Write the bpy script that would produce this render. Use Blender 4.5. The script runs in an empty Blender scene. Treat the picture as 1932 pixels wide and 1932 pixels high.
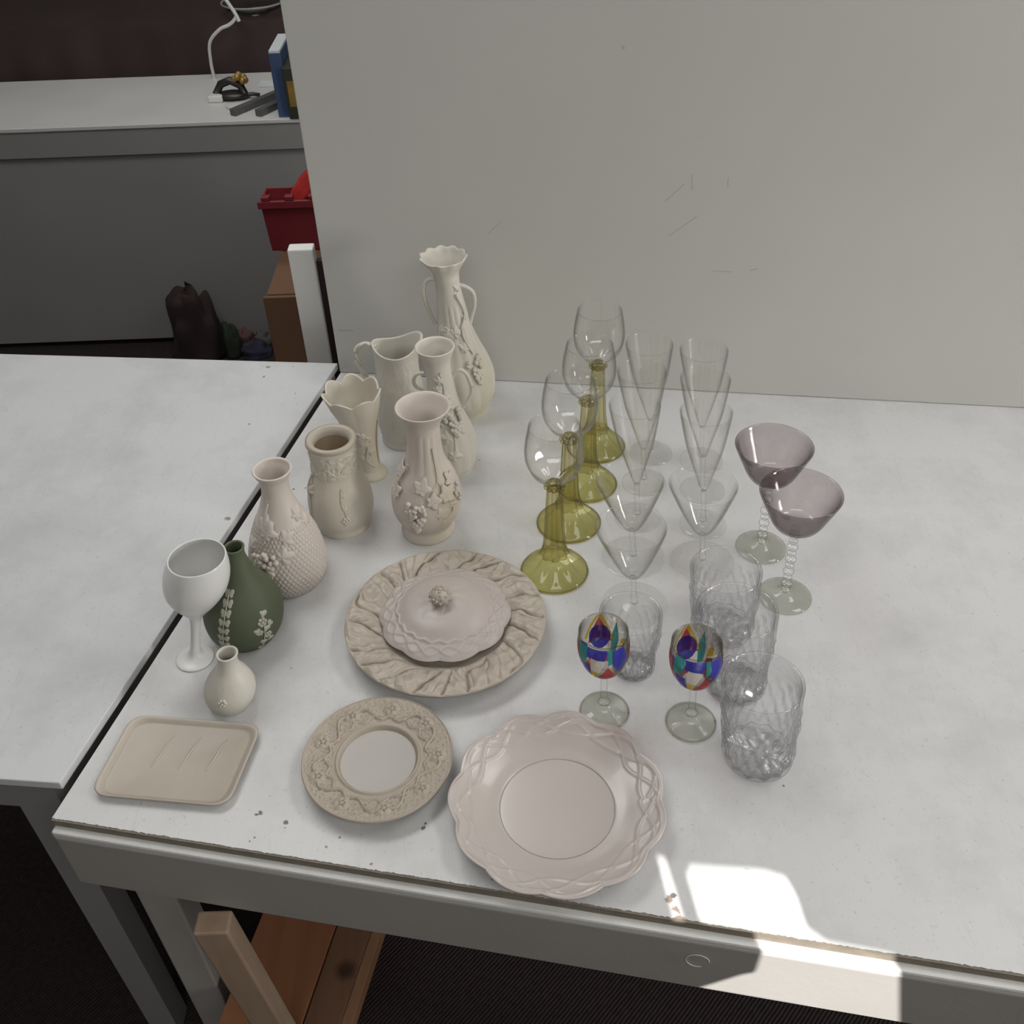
import bpy, bmesh, math, random
from mathutils import Vector, Matrix, noise
random.seed(7)
sc = bpy.context.scene
COL = sc.collection
PI = math.pi
# ------------------------------------------------------------------ camera
F = 1900.0; CX = CY = 966.0
ZT = 0.75                                     # table top height
CAM = Vector((0, 0, ZT + 1.01))
PITCH = math.radians(40); ROLL = math.atan2(84, 2264)
fw = Vector((0, math.cos(PITCH), -math.sin(PITCH)))
rt0 = Vector((1, 0, 0)); dn0 = Vector((0, -math.sin(PITCH), -math.cos(PITCH)))
cr, sr = math.cos(ROLL), math.sin(ROLL)
rt = rt0 * cr + dn0 * (-sr) * -1 * -1
rt = rt0 * cr + dn0 * sr                      # image right
dn = dn0 * cr - rt0 * sr                      # image down
cam_d = bpy.data.cameras.new('camera'); cam = bpy.data.objects.new('camera', cam_d)
COL.objects.link(cam); sc.camera = cam
cam_d.sensor_width = 36; cam_d.lens = 36 * F / 1932; cam_d.clip_start = 0.02
M = Matrix((rt, -dn, -fw)).transposed().to_4x4(); M.translation = CAM
cam.matrix_world = M

def ray(px, py): return (fw + rt * ((px - CX) / F) + dn * ((py - CY) / F))
def at(px, py, z=ZT):
    d = ray(px, py); return CAM + d * ((z - CAM.z) / d.z)
def at_y(px, py, Y):
    d = ray(px, py); return CAM + d * ((Y - CAM.y) / d.y)
def at_plane(px, py, p0, n):
    d = ray(px, py); return CAM + d * ((p0 - CAM).dot(n) / d.dot(n))
def depth(p): return (p - CAM).dot(fw)

# ------------------------------------------------------------------ view, world, lights
sc.view_settings.view_transform = 'Standard'; sc.view_settings.look = 'None'
sc.view_settings.exposure = 0.07; sc.view_settings.gamma = 1.0
sc.view_settings.use_curve_mapping = False
sc.cycles.transparent_max_bounces = 48
sc.cycles.max_bounces = 10
W = bpy.data.worlds.new('world'); sc.world = W; W.use_nodes = True
W.node_tree.nodes['Background'].inputs[0].default_value = (0.75, 0.85, 1.0, 1)
W.node_tree.nodes['Background'].inputs[1].default_value = 1.0

def area(name, loc, target, sx, sy, power, color=(1, 1, 1), spread=180):
    l = bpy.data.lights.new(name, 'AREA'); l.shape = 'RECTANGLE'; l.size = sx; l.size_y = sy
    l.energy = power; l.color = color; l.spread = math.radians(spread)
    o = bpy.data.objects.new(name, l); COL.objects.link(o); o.location = loc
    o.rotation_euler = (Vector(target) - Vector(loc)).to_track_quat('-Z', 'Y').to_euler()
    return o
area('ceiling_or_fill_lamp', (-0.75, 1.75, 2.75), (-0.45, 1.35, 0), 1.5, 0.7, 21, (1.0, 0.985, 0.96))
area('ceiling_or_fill_lamp', (1.5, 1.0, 2.75), (1.3, 0.9, 0), 1.2, 0.5, 15, (1.0, 0.985, 0.96))
area('ceiling_or_fill_lamp', (-0.8, 3.3, 2.75), (-0.8, 3.3, 0), 1.2, 0.5, 9, (1.0, 0.985, 0.96))
area('ceiling_or_fill_lamp', (0.2, -0.9, 2.75), (0.2, -0.5, 0), 2.4, 0.6, 20, (1.0, 0.985, 0.96))  # added fill from the camera side, no known lamp there
area('side_fill_light', (3.12, -0.15, 1.35), (0.6, 1.58, 0.9), 0.6, 0.9, 58, (1.0, 0.98, 0.95))  # added fill to brighten the board from the right, no known source
sun_dir = Vector((0.0, 0.0, 0.0))
_a = at(1240, 1612); _b = at(1278, 1748)      # edges of the light streak give the sun's azimuth
_az = (_a - _b); _az.z = 0; _az.normalize()
sun_dir = Vector((_az.x, _az.y, -math.tan(math.radians(36)))).normalized()
sl = bpy.data.lights.new('sun', 'SUN'); sl.energy = 8.0; sl.angle = math.radians(0.16); sl.color = (1, 0.97, 0.93)
so = bpy.data.objects.new('sun', sl); COL.objects.link(so)
so.rotation_euler = sun_dir.to_track_quat('-Z', 'Y').to_euler(); so.location = (0, -4, 5)

# ------------------------------------------------------------------ materials
def newmat(name):
    m = bpy.data.materials.new(name); m.use_nodes = True
    nt = m.node_tree; nt.nodes.clear()
    o = nt.nodes.new('ShaderNodeOutputMaterial'); return m, nt, o
def nd(nt, t, **k):
    n = nt.nodes.new(t)
    for a, v in k.items(): setattr(n, a, v)
    return n
def rgb(c): return (c[0], c[1], c[2], 1)
def solid(name, col, rough=0.5, var=0.08, scale=8.0, bump=0.0, bscale=120.0, spec=0.5, col2=None, metal=0.0, crev=0.0):
    """painted / fired / woven surface: base colour mottled by noise, fine relief by bump"""
    m, nt, o = newmat(name)
    b = nd(nt, 'ShaderNodeBsdfPrincipled'); nt.links.new(b.outputs[0], o.inputs[0])
    b.inputs['Roughness'].default_value = rough; b.inputs['Specular IOR Level'].default_value = spec
    b.inputs['Metallic'].default_value = metal
    tc = nd(nt, 'ShaderNodeTexCoord'); n = nd(nt, 'ShaderNodeTexNoise'); n.inputs['Scale'].default_value = scale
    n.inputs['Detail'].default_value = 6; nt.links.new(tc.outputs['Object'], n.inputs['Vector'])
    mx = nd(nt, 'ShaderNodeMix', data_type='RGBA'); nt.links.new(n.outputs['Fac'], mx.inputs[0])
    c2 = col2 or tuple(max(0, c * (1 - 2 * var)) for c in col)
    mx.inputs[6].default_value = rgb(c2); mx.inputs[7].default_value = rgb(tuple(min(1, c * (1 + var)) for c in col))
    last = mx.outputs[2]
    if crev > 0:      # darker brown in the grooves of the relief
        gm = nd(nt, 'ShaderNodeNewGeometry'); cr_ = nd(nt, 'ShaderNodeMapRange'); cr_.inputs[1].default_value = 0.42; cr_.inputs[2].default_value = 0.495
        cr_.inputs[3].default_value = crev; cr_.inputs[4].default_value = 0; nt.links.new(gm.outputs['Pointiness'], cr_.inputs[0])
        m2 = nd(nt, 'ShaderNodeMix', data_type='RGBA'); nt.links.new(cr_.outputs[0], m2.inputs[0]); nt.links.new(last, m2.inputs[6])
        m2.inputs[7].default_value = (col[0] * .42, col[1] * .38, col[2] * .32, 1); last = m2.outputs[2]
    nt.links.new(last, b.inputs['Base Color'])
    if bump > 0:
        n2 = nd(nt, 'ShaderNodeTexNoise'); n2.inputs['Scale'].default_value = bscale; n2.inputs['Detail'].default_value = 4
        nt.links.new(tc.outputs['Object'], n2.inputs['Vector'])
        bp = nd(nt, 'ShaderNodeBump'); bp.inputs['Strength'].default_value = bump; bp.inputs['Distance'].default_value = 0.002
        nt.links.new(n2.outputs['Fac'], bp.inputs['Height']); nt.links.new(bp.outputs[0], b.inputs['Normal'])
    return m

def glass(name, face, edge, rough=0.02, p=2.2, gl=1.0, bump=0.0, bscale=60.0, fl=0.03):
    """thin glass: tint deepens where the wall is seen edge-on, Fresnel reflection on top"""
    m, nt, o = newmat(name)
    lw = nd(nt, 'ShaderNodeLayerWeight'); lw.inputs['Blend'].default_value = 0.5
    pw = nd(nt, 'ShaderNodeMath', operation='POWER'); nt.links.new(lw.outputs['Facing'], pw.inputs[0]); pw.inputs[1].default_value = p
    mx = nd(nt, 'ShaderNodeMix', data_type='RGBA'); nt.links.new(pw.outputs[0], mx.inputs[0])
    mx.inputs[6].default_value = rgb(face); mx.inputs[7].default_value = rgb(edge)
    tr = nd(nt, 'ShaderNodeBsdfTransparent'); nt.links.new(mx.outputs[2], tr.inputs[0])
    g = nd(nt, 'ShaderNodeBsdfGlossy'); g.inputs['Roughness'].default_value = rough
    g.inputs[0].default_value = (gl, gl, gl, 1)
    fr = nd(nt, 'ShaderNodeLayerWeight'); fr.inputs['Blend'].default_value = 0.5
    f5 = nd(nt, 'ShaderNodeMath', operation='POWER'); nt.links.new(fr.outputs['Facing'], f5.inputs[0]); f5.inputs[1].default_value = 4.5
    fa = nd(nt, 'ShaderNodeMath', operation='MULTIPLY_ADD'); nt.links.new(f5.outputs[0], fa.inputs[0]); fa.inputs[1].default_value = 0.5; fa.inputs[2].default_value = fl
    ms = nd(nt, 'ShaderNodeMixShader'); nt.links.new(fa.outputs[0], ms.inputs[0])
    nt.links.new(tr.outputs[0], ms.inputs[1]); nt.links.new(g.outputs[0], ms.inputs[2]); nt.links.new(ms.outputs[0], o.inputs[0])
    if bump > 0:
        tc = nd(nt, 'ShaderNodeTexCoord'); v = nd(nt, 'ShaderNodeTexVoronoi'); v.inputs['Scale'].default_value = bscale
        nt.links.new(tc.outputs['Object'], v.inputs['Vector'])
        bp = nd(nt, 'ShaderNodeBump'); bp.inputs['Strength'].default_value = bump; bp.inputs['Distance'].default_value = 0.003
        nt.links.new(v.outputs['Distance'], bp.inputs['Height'])
        for q in (lw, fr, g): nt.links.new(bp.outputs[0], q.inputs['Normal'])
    return m

MAT = {}
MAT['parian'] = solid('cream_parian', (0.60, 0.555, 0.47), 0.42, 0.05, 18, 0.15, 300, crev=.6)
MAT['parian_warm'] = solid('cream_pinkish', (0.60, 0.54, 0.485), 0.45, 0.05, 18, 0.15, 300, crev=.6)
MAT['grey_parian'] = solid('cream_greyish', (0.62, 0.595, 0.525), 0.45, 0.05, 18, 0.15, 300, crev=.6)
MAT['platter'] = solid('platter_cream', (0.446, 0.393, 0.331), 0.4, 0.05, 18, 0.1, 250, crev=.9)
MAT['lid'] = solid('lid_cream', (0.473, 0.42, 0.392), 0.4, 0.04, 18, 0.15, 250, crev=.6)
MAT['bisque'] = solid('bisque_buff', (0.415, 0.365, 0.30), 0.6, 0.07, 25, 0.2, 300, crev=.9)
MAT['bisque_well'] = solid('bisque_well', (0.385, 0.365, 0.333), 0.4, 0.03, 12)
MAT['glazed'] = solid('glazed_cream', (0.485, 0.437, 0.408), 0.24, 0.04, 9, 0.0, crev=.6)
MAT['inside'] = solid('vase_inside_brown', (0.40, 0.31, 0.22), 0.5, 0.1, 20)
MAT['jasper'] = solid('sage_green_stoneware', (0.082, 0.10, 0.056), 0.6, 0.06, 18, 0.1, 300)
MAT['relief'] = solid('white_relief', (0.42, 0.42, 0.345), 0.6, 0.05, 40)
MAT['white_china'] = solid('white_china', (0.72, 0.72, 0.70), 0.25, 0.03, 10)
MAT['clear'] = glass('clear_glass', (0.995, 0.995, 0.99), (0.30, 0.30, 0.29), p=4.5)
MAT['crystal'] = glass('cut_crystal', (0.996, 0.996, 0.998), (0.42, 0.42, 0.43), 0.05, 3.0, 1.0, 0.25, 120, fl=0.07)
MAT['greenglass'] = glass('olive_glass', (0.88, 0.85, 0.64), (0.36, 0.32, 0.11), 0.03, 1.8)
MAT['greenfoot'] = glass('olive_foot_glass', (0.93, 0.92, 0.74), (0.40, 0.37, 0.14), 0.03, 2.6)
MAT['purple'] = glass('mauve_glass', (0.875, 0.84, 0.845), (0.20, 0.15, 0.17), 0.03, 2.0)
MAT['smoke'] = glass('smoky_glass', (0.93, 0.92, 0.89), (0.08, 0.06, 0.05), 0.02, 3.0)
MAT['foot'] = glass('grey_green_foot_glass', (0.92, 0.925, 0.90), (0.25, 0.25, 0.20), 0.03, 3.0)
MAT['gap'] = solid('dark_gap', (0.05, 0.045, 0.04), 0.9)
def paint(name, col, thin=0.35):
    m, nt, o = newmat(name)
    b = nd(nt, 'ShaderNodeBsdfPrincipled'); b.inputs['Base Color'].default_value = rgb(col); b.inputs['Roughness'].default_value = 0.15
    t = nd(nt, 'ShaderNodeBsdfTransparent'); t.inputs[0].default_value = rgb(tuple(min(1, c * 1.6 + 0.05) for c in col))
    ms = nd(nt, 'ShaderNodeMixShader'); ms.inputs[0].default_value = thin
    nt.links.new(b.outputs[0], ms.inputs[1]); nt.links.new(t.outputs[0], ms.inputs[2]); nt.links.new(ms.outputs[0], o.inputs[0])
    return m
MAT['p_red'] = paint('red_glass_paint', (0.50, 0.06, 0.07), 0.45)
MAT['p_blue'] = paint('blue_glass_paint', (0.04, 0.05, 0.50), 0.4)
MAT['p_teal'] = paint('teal_glass_paint', (0.02, 0.34, 0.34), 0.4)
MAT['p_yellow'] = paint('yellow_glass_paint', (0.70, 0.52, 0.05), 0.4)
MAT['p_white'] = paint('white_glass_paint', (0.72, 0.66, 0.60), 0.2)
MAT['p_gold'] = solid('gold_outline', (0.42, 0.30, 0.10), 0.35, metal=0.6)
MAT['lip'] = solid('white_painted_wood', (0.66, 0.655, 0.63), 0.45, 0.06, 20, 0.2, 150)
MAT['apron'] = solid('grey_painted_rail', (0.36, 0.345, 0.325), 0.55, 0.05, 10, 0.15, 120)
MAT['edge'] = solid('worn_brown_edge', (0.22, 0.19, 0.15), 0.8, 0.2, 60, 0.3, 200)
MAT['greypaint'] = solid('grey_paint', (0.27, 0.265, 0.26), 0.6, 0.04, 6)
MAT['fartop'] = solid('far_table_white', (0.62, 0.62, 0.61), 0.4, 0.06, 6)
MAT['post'] = solid('post_white', (0.76, 0.76, 0.73), 0.5, 0.05, 6)
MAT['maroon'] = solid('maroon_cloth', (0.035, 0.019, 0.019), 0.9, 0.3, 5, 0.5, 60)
MAT['redplastic'] = solid('dark_red_plastic', (0.20, 0.022, 0.032), 0.45, 0.12, 10)
MAT['redbag'] = solid('bright_red_plastic', (0.50, 0.04, 0.035), 0.35, 0.3, 20, 0.8, 40)
MAT['card'] = solid('brown_cardboard', (0.15, 0.078, 0.04), 0.8, 0.08, 12, 0.1, 90)
MAT['blue'] = solid('navy_cover', (0.05, 0.085, 0.17), 0.5, 0.1, 10)
MAT['darkgreen'] = solid('dark_olive_cover', (0.035, 0.04, 0.025), 0.6, 0.3, 30)
MAT['paper'] = solid('pale_paper', (0.62, 0.66, 0.68), 0.6, 0.05)
MAT['slat'] = solid('dark_grey_slat', (0.10, 0.10, 0.10), 0.5, 0.1)
MAT['black'] = solid('black_enamel', (0.03, 0.026, 0.026), 0.35, 0.2)
MAT['gold'] = solid('aged_gold', (0.40, 0.26, 0.07), 0.4, 0.2, 50, metal=0.4)
MAT['orangewood'] = None
MAT['wall'] = solid('wall_paint', (0.30, 0.29, 0.275), 0.8, 0.04, 3)
MAT['backwall'] = solid('grey_wall_paint', (0.20, 0.195, 0.185), 0.8, 0.04, 3)
MAT['ceil'] = solid('ceiling_paint', (0.55, 0.55, 0.54), 0.8, 0.03, 3)

def wood(name, c1, c2, rough=0.5, scale=3.0, axis=1, knots=()):
    m, nt, o = newmat(name)
    b = nd(nt, 'ShaderNodeBsdfPrincipled'); nt.links.new(b.outputs[0], o.inputs[0]); b.inputs['Roughness'].default_value = rough
    tc = nd(nt, 'ShaderNodeTexCoord'); mp = nd(nt, 'ShaderNodeMapping'); s = [14, 14, 14]; s[axis] = 1.2
    mp.inputs['Scale'].default_value = s; nt.links.new(tc.outputs['Object'], mp.inputs[0])
    n = nd(nt, 'ShaderNodeTexNoise'); n.inputs['Scale'].default_value = scale; n.inputs['Detail'].default_value = 8; n.inputs['Distortion'].default_value = 0.6
    nt.links.new(mp.outputs[0], n.inputs['Vector'])
    r = nd(nt, 'ShaderNodeValToRGB'); r.color_ramp.elements[0].position = 0.3; r.color_ramp.elements[1].position = 0.7
    r.color_ramp.elements[0].color = rgb(c1); r.color_ramp.elements[1].color = rgb(c2)
    nt.links.new(n.outputs['Fac'], r.inputs[0]); last = r.outputs[0]
    for (kx, ky, kz, kr) in knots:
        vd = nd(nt, 'ShaderNodeVectorMath', operation='DISTANCE'); nt.links.new(tc.outputs['Object'], vd.inputs[0]); vd.inputs[1].default_value = (kx, ky, kz)
        mr = nd(nt, 'ShaderNodeMapRange'); mr.inputs[1].default_value = kr * 0.4; mr.inputs[2].default_value = kr; mr.inputs[3].default_value = 0.8; mr.inputs[4].default_value = 0
        nt.links.new(vd.outputs['Value'], mr.inputs[0])
        mx = nd(nt, 'ShaderNodeMix', data_type='RGBA'); nt.links.new(mr.outputs[0], mx.inputs[0]); nt.links.new(last, mx.inputs[6]); mx.inputs[7].default_value = (0.03, 0.014, 0.008, 1)
        last = mx.outputs[2]
    nt.links.new(last, b.inputs['Base Color']); return m

def table_paint(name, marks, base=(0.60, 0.60, 0.60)):
    """white paint, faint stains, hairline scratches, and dark chips at the given world points"""
    m, nt, o = newmat(name)
    b = nd(nt, 'ShaderNodeBsdfPrincipled'); nt.links.new(b.outputs[0], o.inputs[0])
    b.inputs['Roughness'].default_value = 0.38; b.inputs['Specular IOR Level'].default_value = 0.35
    g = nd(nt, 'ShaderNodeNewGeometry'); P = g.outputs['Position']
    n = nd(nt, 'ShaderNodeTexNoise'); n.inputs['Scale'].default_value = 7; n.inputs['Detail'].default_value = 10; n.inputs['Roughness'].default_value = 0.65
    nt.links.new(P, n.inputs['Vector'])
    r = nd(nt, 'ShaderNodeValToRGB'); r.color_ramp.elements[0].position = 0.32; r.color_ramp.elements[1].position = 0.55
    r.color_ramp.elements[0].color = rgb([c * 0.86 for c in base]); r.color_ramp.elements[1].color = rgb(base)
    nt.links.new(n.outputs['Fac'], r.inputs[0]); last = r.outputs[0]
    # fine speckle
    sp = nd(nt, 'ShaderNodeTexNoise'); sp.inputs['Scale'].default_value = 210; sp.inputs['Detail'].default_value = 2; nt.links.new(P, sp.inputs['Vector'])
    mr = nd(nt, 'ShaderNodeMapRange'); mr.inputs[1].default_value = 0.66; mr.inputs[2].default_value = 0.78; mr.inputs[4].default_value = 0.45; nt.links.new(sp.outputs['Fac'], mr.inputs[0])
    mx = nd(nt, 'ShaderNodeMix', data_type='RGBA'); nt.links.new(mr.outputs[0], mx.inputs[0]); nt.links.new(last, mx.inputs[6]); mx.inputs[7].default_value = (0.30, 0.29, 0.27, 1); last = mx.outputs[2]
    # hairline scratches: thin bands of two stretched noises
    for rot, s in ((0.5, 9), (2.0, 12)):
        mp = nd(nt, 'ShaderNodeMapping'); mp.inputs['Rotation'].default_value = (0, 0, rot); mp.inputs['Scale'].default_value = (s, 1.1, 1); nt.links.new(P, mp.inputs[0])
        w = nd(nt, 'ShaderNodeTexNoise'); w.inputs['Scale'].default_value = 2.5; w.inputs['Detail'].default_value = 3; w.inputs['Distortion'].default_value = 0.8; nt.links.new(mp.outputs[0], w.inputs['Vector'])
        su = nd(nt, 'ShaderNodeMath', operation='SUBTRACT'); nt.links.new(w.outputs['Fac'], su.inputs[0]); su.inputs[1].default_value = 0.5
        ab = nd(nt, 'ShaderNodeMath', operation='ABSOLUTE'); nt.links.new(su.outputs[0], ab.inputs[0])
        mr = nd(nt, 'ShaderNodeMapRange'); mr.inputs[1].default_value = 0.0; mr.inputs[2].default_value = 0.004; mr.inputs[3].default_value = 0.13; mr.inputs[4].default_value = 0; nt.links.new(ab.outputs[0], mr.inputs[0])
        mx = nd(nt, 'ShaderNodeMix', data_type='RGBA'); nt.links.new(mr.outputs[0], mx.inputs[0]); nt.links.new(last, mx.inputs[6]); mx.inputs[7].default_value = (0.33, 0.32, 0.30, 1); last = mx.outputs[2]
    wn = nd(nt, 'ShaderNodeTexNoise'); wn.inputs['Scale'].default_value = 130; wn.inputs['Detail'].default_value = 3; nt.links.new(P, wn.inputs['Vector'])
    for (p, rad, col) in marks:
        vd = nd(nt, 'ShaderNodeVectorMath', operation='DISTANCE'); nt.links.new(P, vd.inputs[0]); vd.inputs[1].default_value = p
        ad = nd(nt, 'ShaderNodeMath', operation='MULTIPLY_ADD'); nt.links.new(wn.outputs['Fac'], ad.inputs[0]); ad.inputs[1].default_value = rad * 2.6; nt.links.new(vd.outputs['Value'], ad.inputs[2])
        mr = nd(nt, 'ShaderNodeMapRange'); mr.inputs[1].default_value = rad * 1.75; mr.inputs[2].default_value = rad * 2.1; mr.inputs[3].default_value = 0.85; mr.inputs[4].default_value = 0; nt.links.new(ad.outputs[0], mr.inputs[0])
        mx = nd(nt, 'ShaderNodeMix', data_type='RGBA'); nt.links.new(mr.outputs[0], mx.inputs[0]); nt.links.new(last, mx.inputs[6]); mx.inputs[7].default_value = rgb(col); last = mx.outputs[2]
    nt.links.new(last, b.inputs['Base Color'])
    bp = nd(nt, 'ShaderNodeBump'); bp.inputs['Strength'].default_value = 0.12; bp.inputs['Distance'].default_value = 0.001
    nt.links.new(sp.outputs['Fac'], bp.inputs['Height']); nt.links.new(bp.outputs[0], b.inputs['Normal'])
    return m
DK = (0.05, 0.045, 0.05); BR = (0.22, 0.15, 0.10)
marks = [(at(x, y), r, c) for x, y, r, c in [
    (492, 1534, .0042, DK), (484, 1537, .003, DK), (540, 1552, .0035, DK), (537, 1562, .0025, DK), (480, 1580, .002, DK), (471, 1587, .0022, DK),
    (798, 1562, .0035, DK), (803, 1553, .0025, DK), (814, 1548, .002, DK), (615, 1598, .0025, BR), (641, 1580, .002, BR), (576, 921, .0028, DK), (554, 923, .002, DK),
    (1262, 1697, .006, BR), (1275, 1716, .0055, BR), (1285, 1738, .0065, BR), (1270, 1690, .004, DK), (1296, 1742, .004, BR), (930, 1660, .004, BR), (700, 1630, .003, BR), (985, 800, .0022, DK), (1478, 1482, .0025, DK),
    (905, 868, .002, BR), (1150, 1385, .0015, DK), (1000, 1690, .004, BR), (1060, 1703, .005, BR), (550, 1260, .003, (0.4, 0.37, 0.33))]]
MAT['tabletop'] = table_paint('worn_white_table_paint', marks)
marks2 = [(at(x, y, ZT + .015), r, c) for x, y, r, c in [
    (557, 742, .003, DK), (556, 752, .002, BR), (560, 763, .002, BR), (505, 693, .006, BR), (553, 692, .002, DK), (498, 710, .004, BR), (430, 978, .006, BR), (470, 800, .002, DK)]]
MAT['tabletop2'] = table_paint('worn_white_side_table_paint', marks2, (0.59, 0.60, 0.61))
MAT['orangewood'] = wood('orange_plywood', (0.27, 0.115, 0.055), (0.34, 0.15, 0.072), 0.45)
MAT['plank'] = wood('knotty_plank', (0.15, 0.078, 0.045), (0.20, 0.105, 0.06), 0.5, knots=[tuple(at(652, 1830, .25)) + (.02,)])
MAT['plankedge'] = wood('pale_plank_edge', (0.22, 0.115, 0.058), (0.30, 0.165, 0.09), 0.55)
MAT['palewood'] = wood('pale_brace_wood', (0.27, 0.185, 0.13), (0.34, 0.25, 0.18), 0.6, axis=2)

def carpet():
    m, nt, o = newmat('dark_ribbed_carpet')
    b = nd(nt, 'ShaderNodeBsdfPrincipled'); nt.links.new(b.outputs[0], o.inputs[0]); b.inputs['Roughness'].default_value = 0.95; b.inputs['Specular IOR Level'].default_value = 0.1
    g = nd(nt, 'ShaderNodeNewGeometry'); mp = nd(nt, 'ShaderNodeMapping'); mp.inputs['Rotation'].default_value = (0, 0, 0.75); nt.links.new(g.outputs['Position'], mp.inputs[0])
    w = nd(nt, 'ShaderNodeTexWave'); w.inputs['Scale'].default_value = 52; w.inputs['Distortion'].default_value = 1.0; w.inputs['Detail'].default_value = 2; nt.links.new(mp.outputs[0], w.inputs['Vector'])
    n = nd(nt, 'ShaderNodeTexNoise'); n.inputs['Scale'].default_value = 90; nt.links.new(g.outputs['Position'], n.inputs['Vector'])
    r = nd(nt, 'ShaderNodeMix', data_type='RGBA'); nt.links.new(w.outputs['Fac'], r.inputs[0]); r.inputs[6].default_value = (0.040, 0.031, 0.031, 1); r.inputs[7].default_value = (0.060, 0.047, 0.047, 1)
    r2 = nd(nt, 'ShaderNodeMix', data_type='RGBA', blend_type='MULTIPLY'); r2.inputs[0].default_value = 0.6; nt.links.new(r.outputs[2], r2.inputs[6]); nt.links.new(n.outputs['Fac'], r2.inputs[7])
    nt.links.new(r2.outputs[2], b.inputs['Base Color']); bp = nd(nt, 'ShaderNodeBump'); bp.inputs['Strength'].default_value = 0.5; bp.inputs['Distance'].default_value = 0.003
    nt.links.new(w.outputs['Fac'], bp.inputs['Height']); nt.links.new(bp.outputs[0], b.inputs['Normal']); return m
MAT['carpet'] = carpet()

# ------------------------------------------------------------------ object helpers
def tag(o, label=None, cat=None, group=None, kind=None):
    if label: o['label'] = label
    if cat: o['category'] = cat
    if group: o['group'] = group
    if kind: o['kind'] = kind
    return o
def link_mesh(name, verts, faces, mat, parent=None, smooth=True, loc=None):
    me = bpy.data.meshes.new(name); me.from_pydata([tuple(v) for v in verts], [], faces); me.update()
    me.materials.append(MAT[mat] if isinstance(mat, str) else mat)
    if smooth: me.polygons.foreach_set('use_smooth', [True] * len(me.polygons))
    o = bpy.data.objects.new(name, me); COL.objects.link(o)
    if parent: o.parent = parent
    if loc is not None: o.location = loc
    return o
def thing(name, loc, label, cat, group=None):
    o = bpy.data.objects.new(name, None); COL.objects.link(o); o.location = loc; o.empty_display_size = 0.05
    return tag(o, label, cat, group)
def copy_tree(o, parent=None):
    c = o.copy(); COL.objects.link(c); c.parent = parent
    for ch in list(o.children): copy_tree(ch, c)
    return c
class MB:
    """collects verts and faces of one mesh"""
    def __init__(s): s.v = []; s.f = []
    def add(s, v, f):
        n = len(s.v); s.v += [Vector(q) for q in v]; s.f += [[i + n for i in q] for q in f]; return s
    def box8(s, p):          # p: 4 bottom pts (ccw), 4 top pts
        return s.add(p, [[3, 2, 1, 0], [4, 5, 6, 7], [0, 1, 5, 4], [1, 2, 6, 5], [2, 3, 7, 6], [3, 0, 4, 7]])
    def box(s, x0, x1, y0, y1, z0, z1):
        return s.box8([(x0, y0, z0), (x1, y0, z0), (x1, y1, z0), (x0, y1, z0), (x0, y0, z1), (x1, y0, z1), (x1, y1, z1), (x0, y1, z1)])
    def prism(s, pts, z0, z1):
        n = len(pts); v = [(p[0], p[1], z0) for p in pts] + [(p[0], p[1], z1) for p in pts]
        return s.add(v, [list(range(n))[::-1], list(range(n, 2 * n))] + [[i, (i + 1) % n, n + (i + 1) % n, n + i] for i in range(n)])
    def tube(s, pts, rad, seg=10, closed_ends=True):
        pts = [Vector(p) for p in pts]; n = len(pts); base = len(s.v)
        rads = rad if isinstance(rad, (list, tuple)) else [rad] * n
        up = Vector((0.13, 0.21, 1)).normalized(); rings = []
        for i, p in enumerate(pts):
            t = (pts[min(i + 1, n - 1)] - pts[max(i - 1, 0)]).normalized()
            a = t.cross(up)
            if a.length < 1e-3: a = t.cross(Vector((1, 0, 0)))
            a.normalize(); b = t.cross(a)
            for k in range(seg):
                w = 2 * PI * k / seg; s.v.append(p + (a * math.cos(w) + b * math.sin(w)) * rads[i])
        for i in range(n - 1):
            for k in range(seg):
                k2 = (k + 1) % seg; s.f.append([base + i * seg + k, base + i * seg + k2, base + (i + 1) * seg + k2, base + (i + 1) * seg + k])
        if closed_ends:
            s.f.append([base + k for k in range(seg)]); s.f.append([base + (n - 1) * seg + k for k in range(seg)][::-1])
        return s
    def ball(s, c, r, nu=8, nv=6, sq=(1, 1, 1)):
        c = Vector(c); base = len(s.v)
        s.v.append(c + Vector((0, 0, r * sq[2])))
        for i in range(1, nv):
            ph = PI * i / nv
            for k in range(nu):
                th = 2 * PI * k / nu; s.v.append(c + Vector((r * sq[0] * math.sin(ph) * math.cos(th), r * sq[1] * math.sin(ph) * math.sin(th), r * sq[2] * math.cos(ph))))
        s.v.append(c - Vector((0, 0, r * sq[2]))); last = len(s.v) - 1
        for k in range(nu):
            k2 = (k + 1) % nu; s.f.append([base, base + 1 + k, base + 1 + k2]); s.f.append([last, base + 1 + (nv - 2) * nu + k2, base + 1 + (nv - 2) * nu + k])
            for i in range(nv - 2): s.f.append([base + 1 + i * nu + k, base + 1 + (i + 1) * nu + k, base + 1 + (i + 1) * nu + k2, base + 1 + i * nu + k2])
        return s
    def build(s, name, mat, parent=None, smooth=False, bevel=0.0, loc=None):
        o = link_mesh(name, s.v, s.f, mat, parent, smooth, loc)
        if bevel:
            m = o.modifiers.new('bevel', 'BEVEL'); m.width = bevel; m.segments = 2; m.limit_method = 'ANGLE'
        return o

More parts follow.
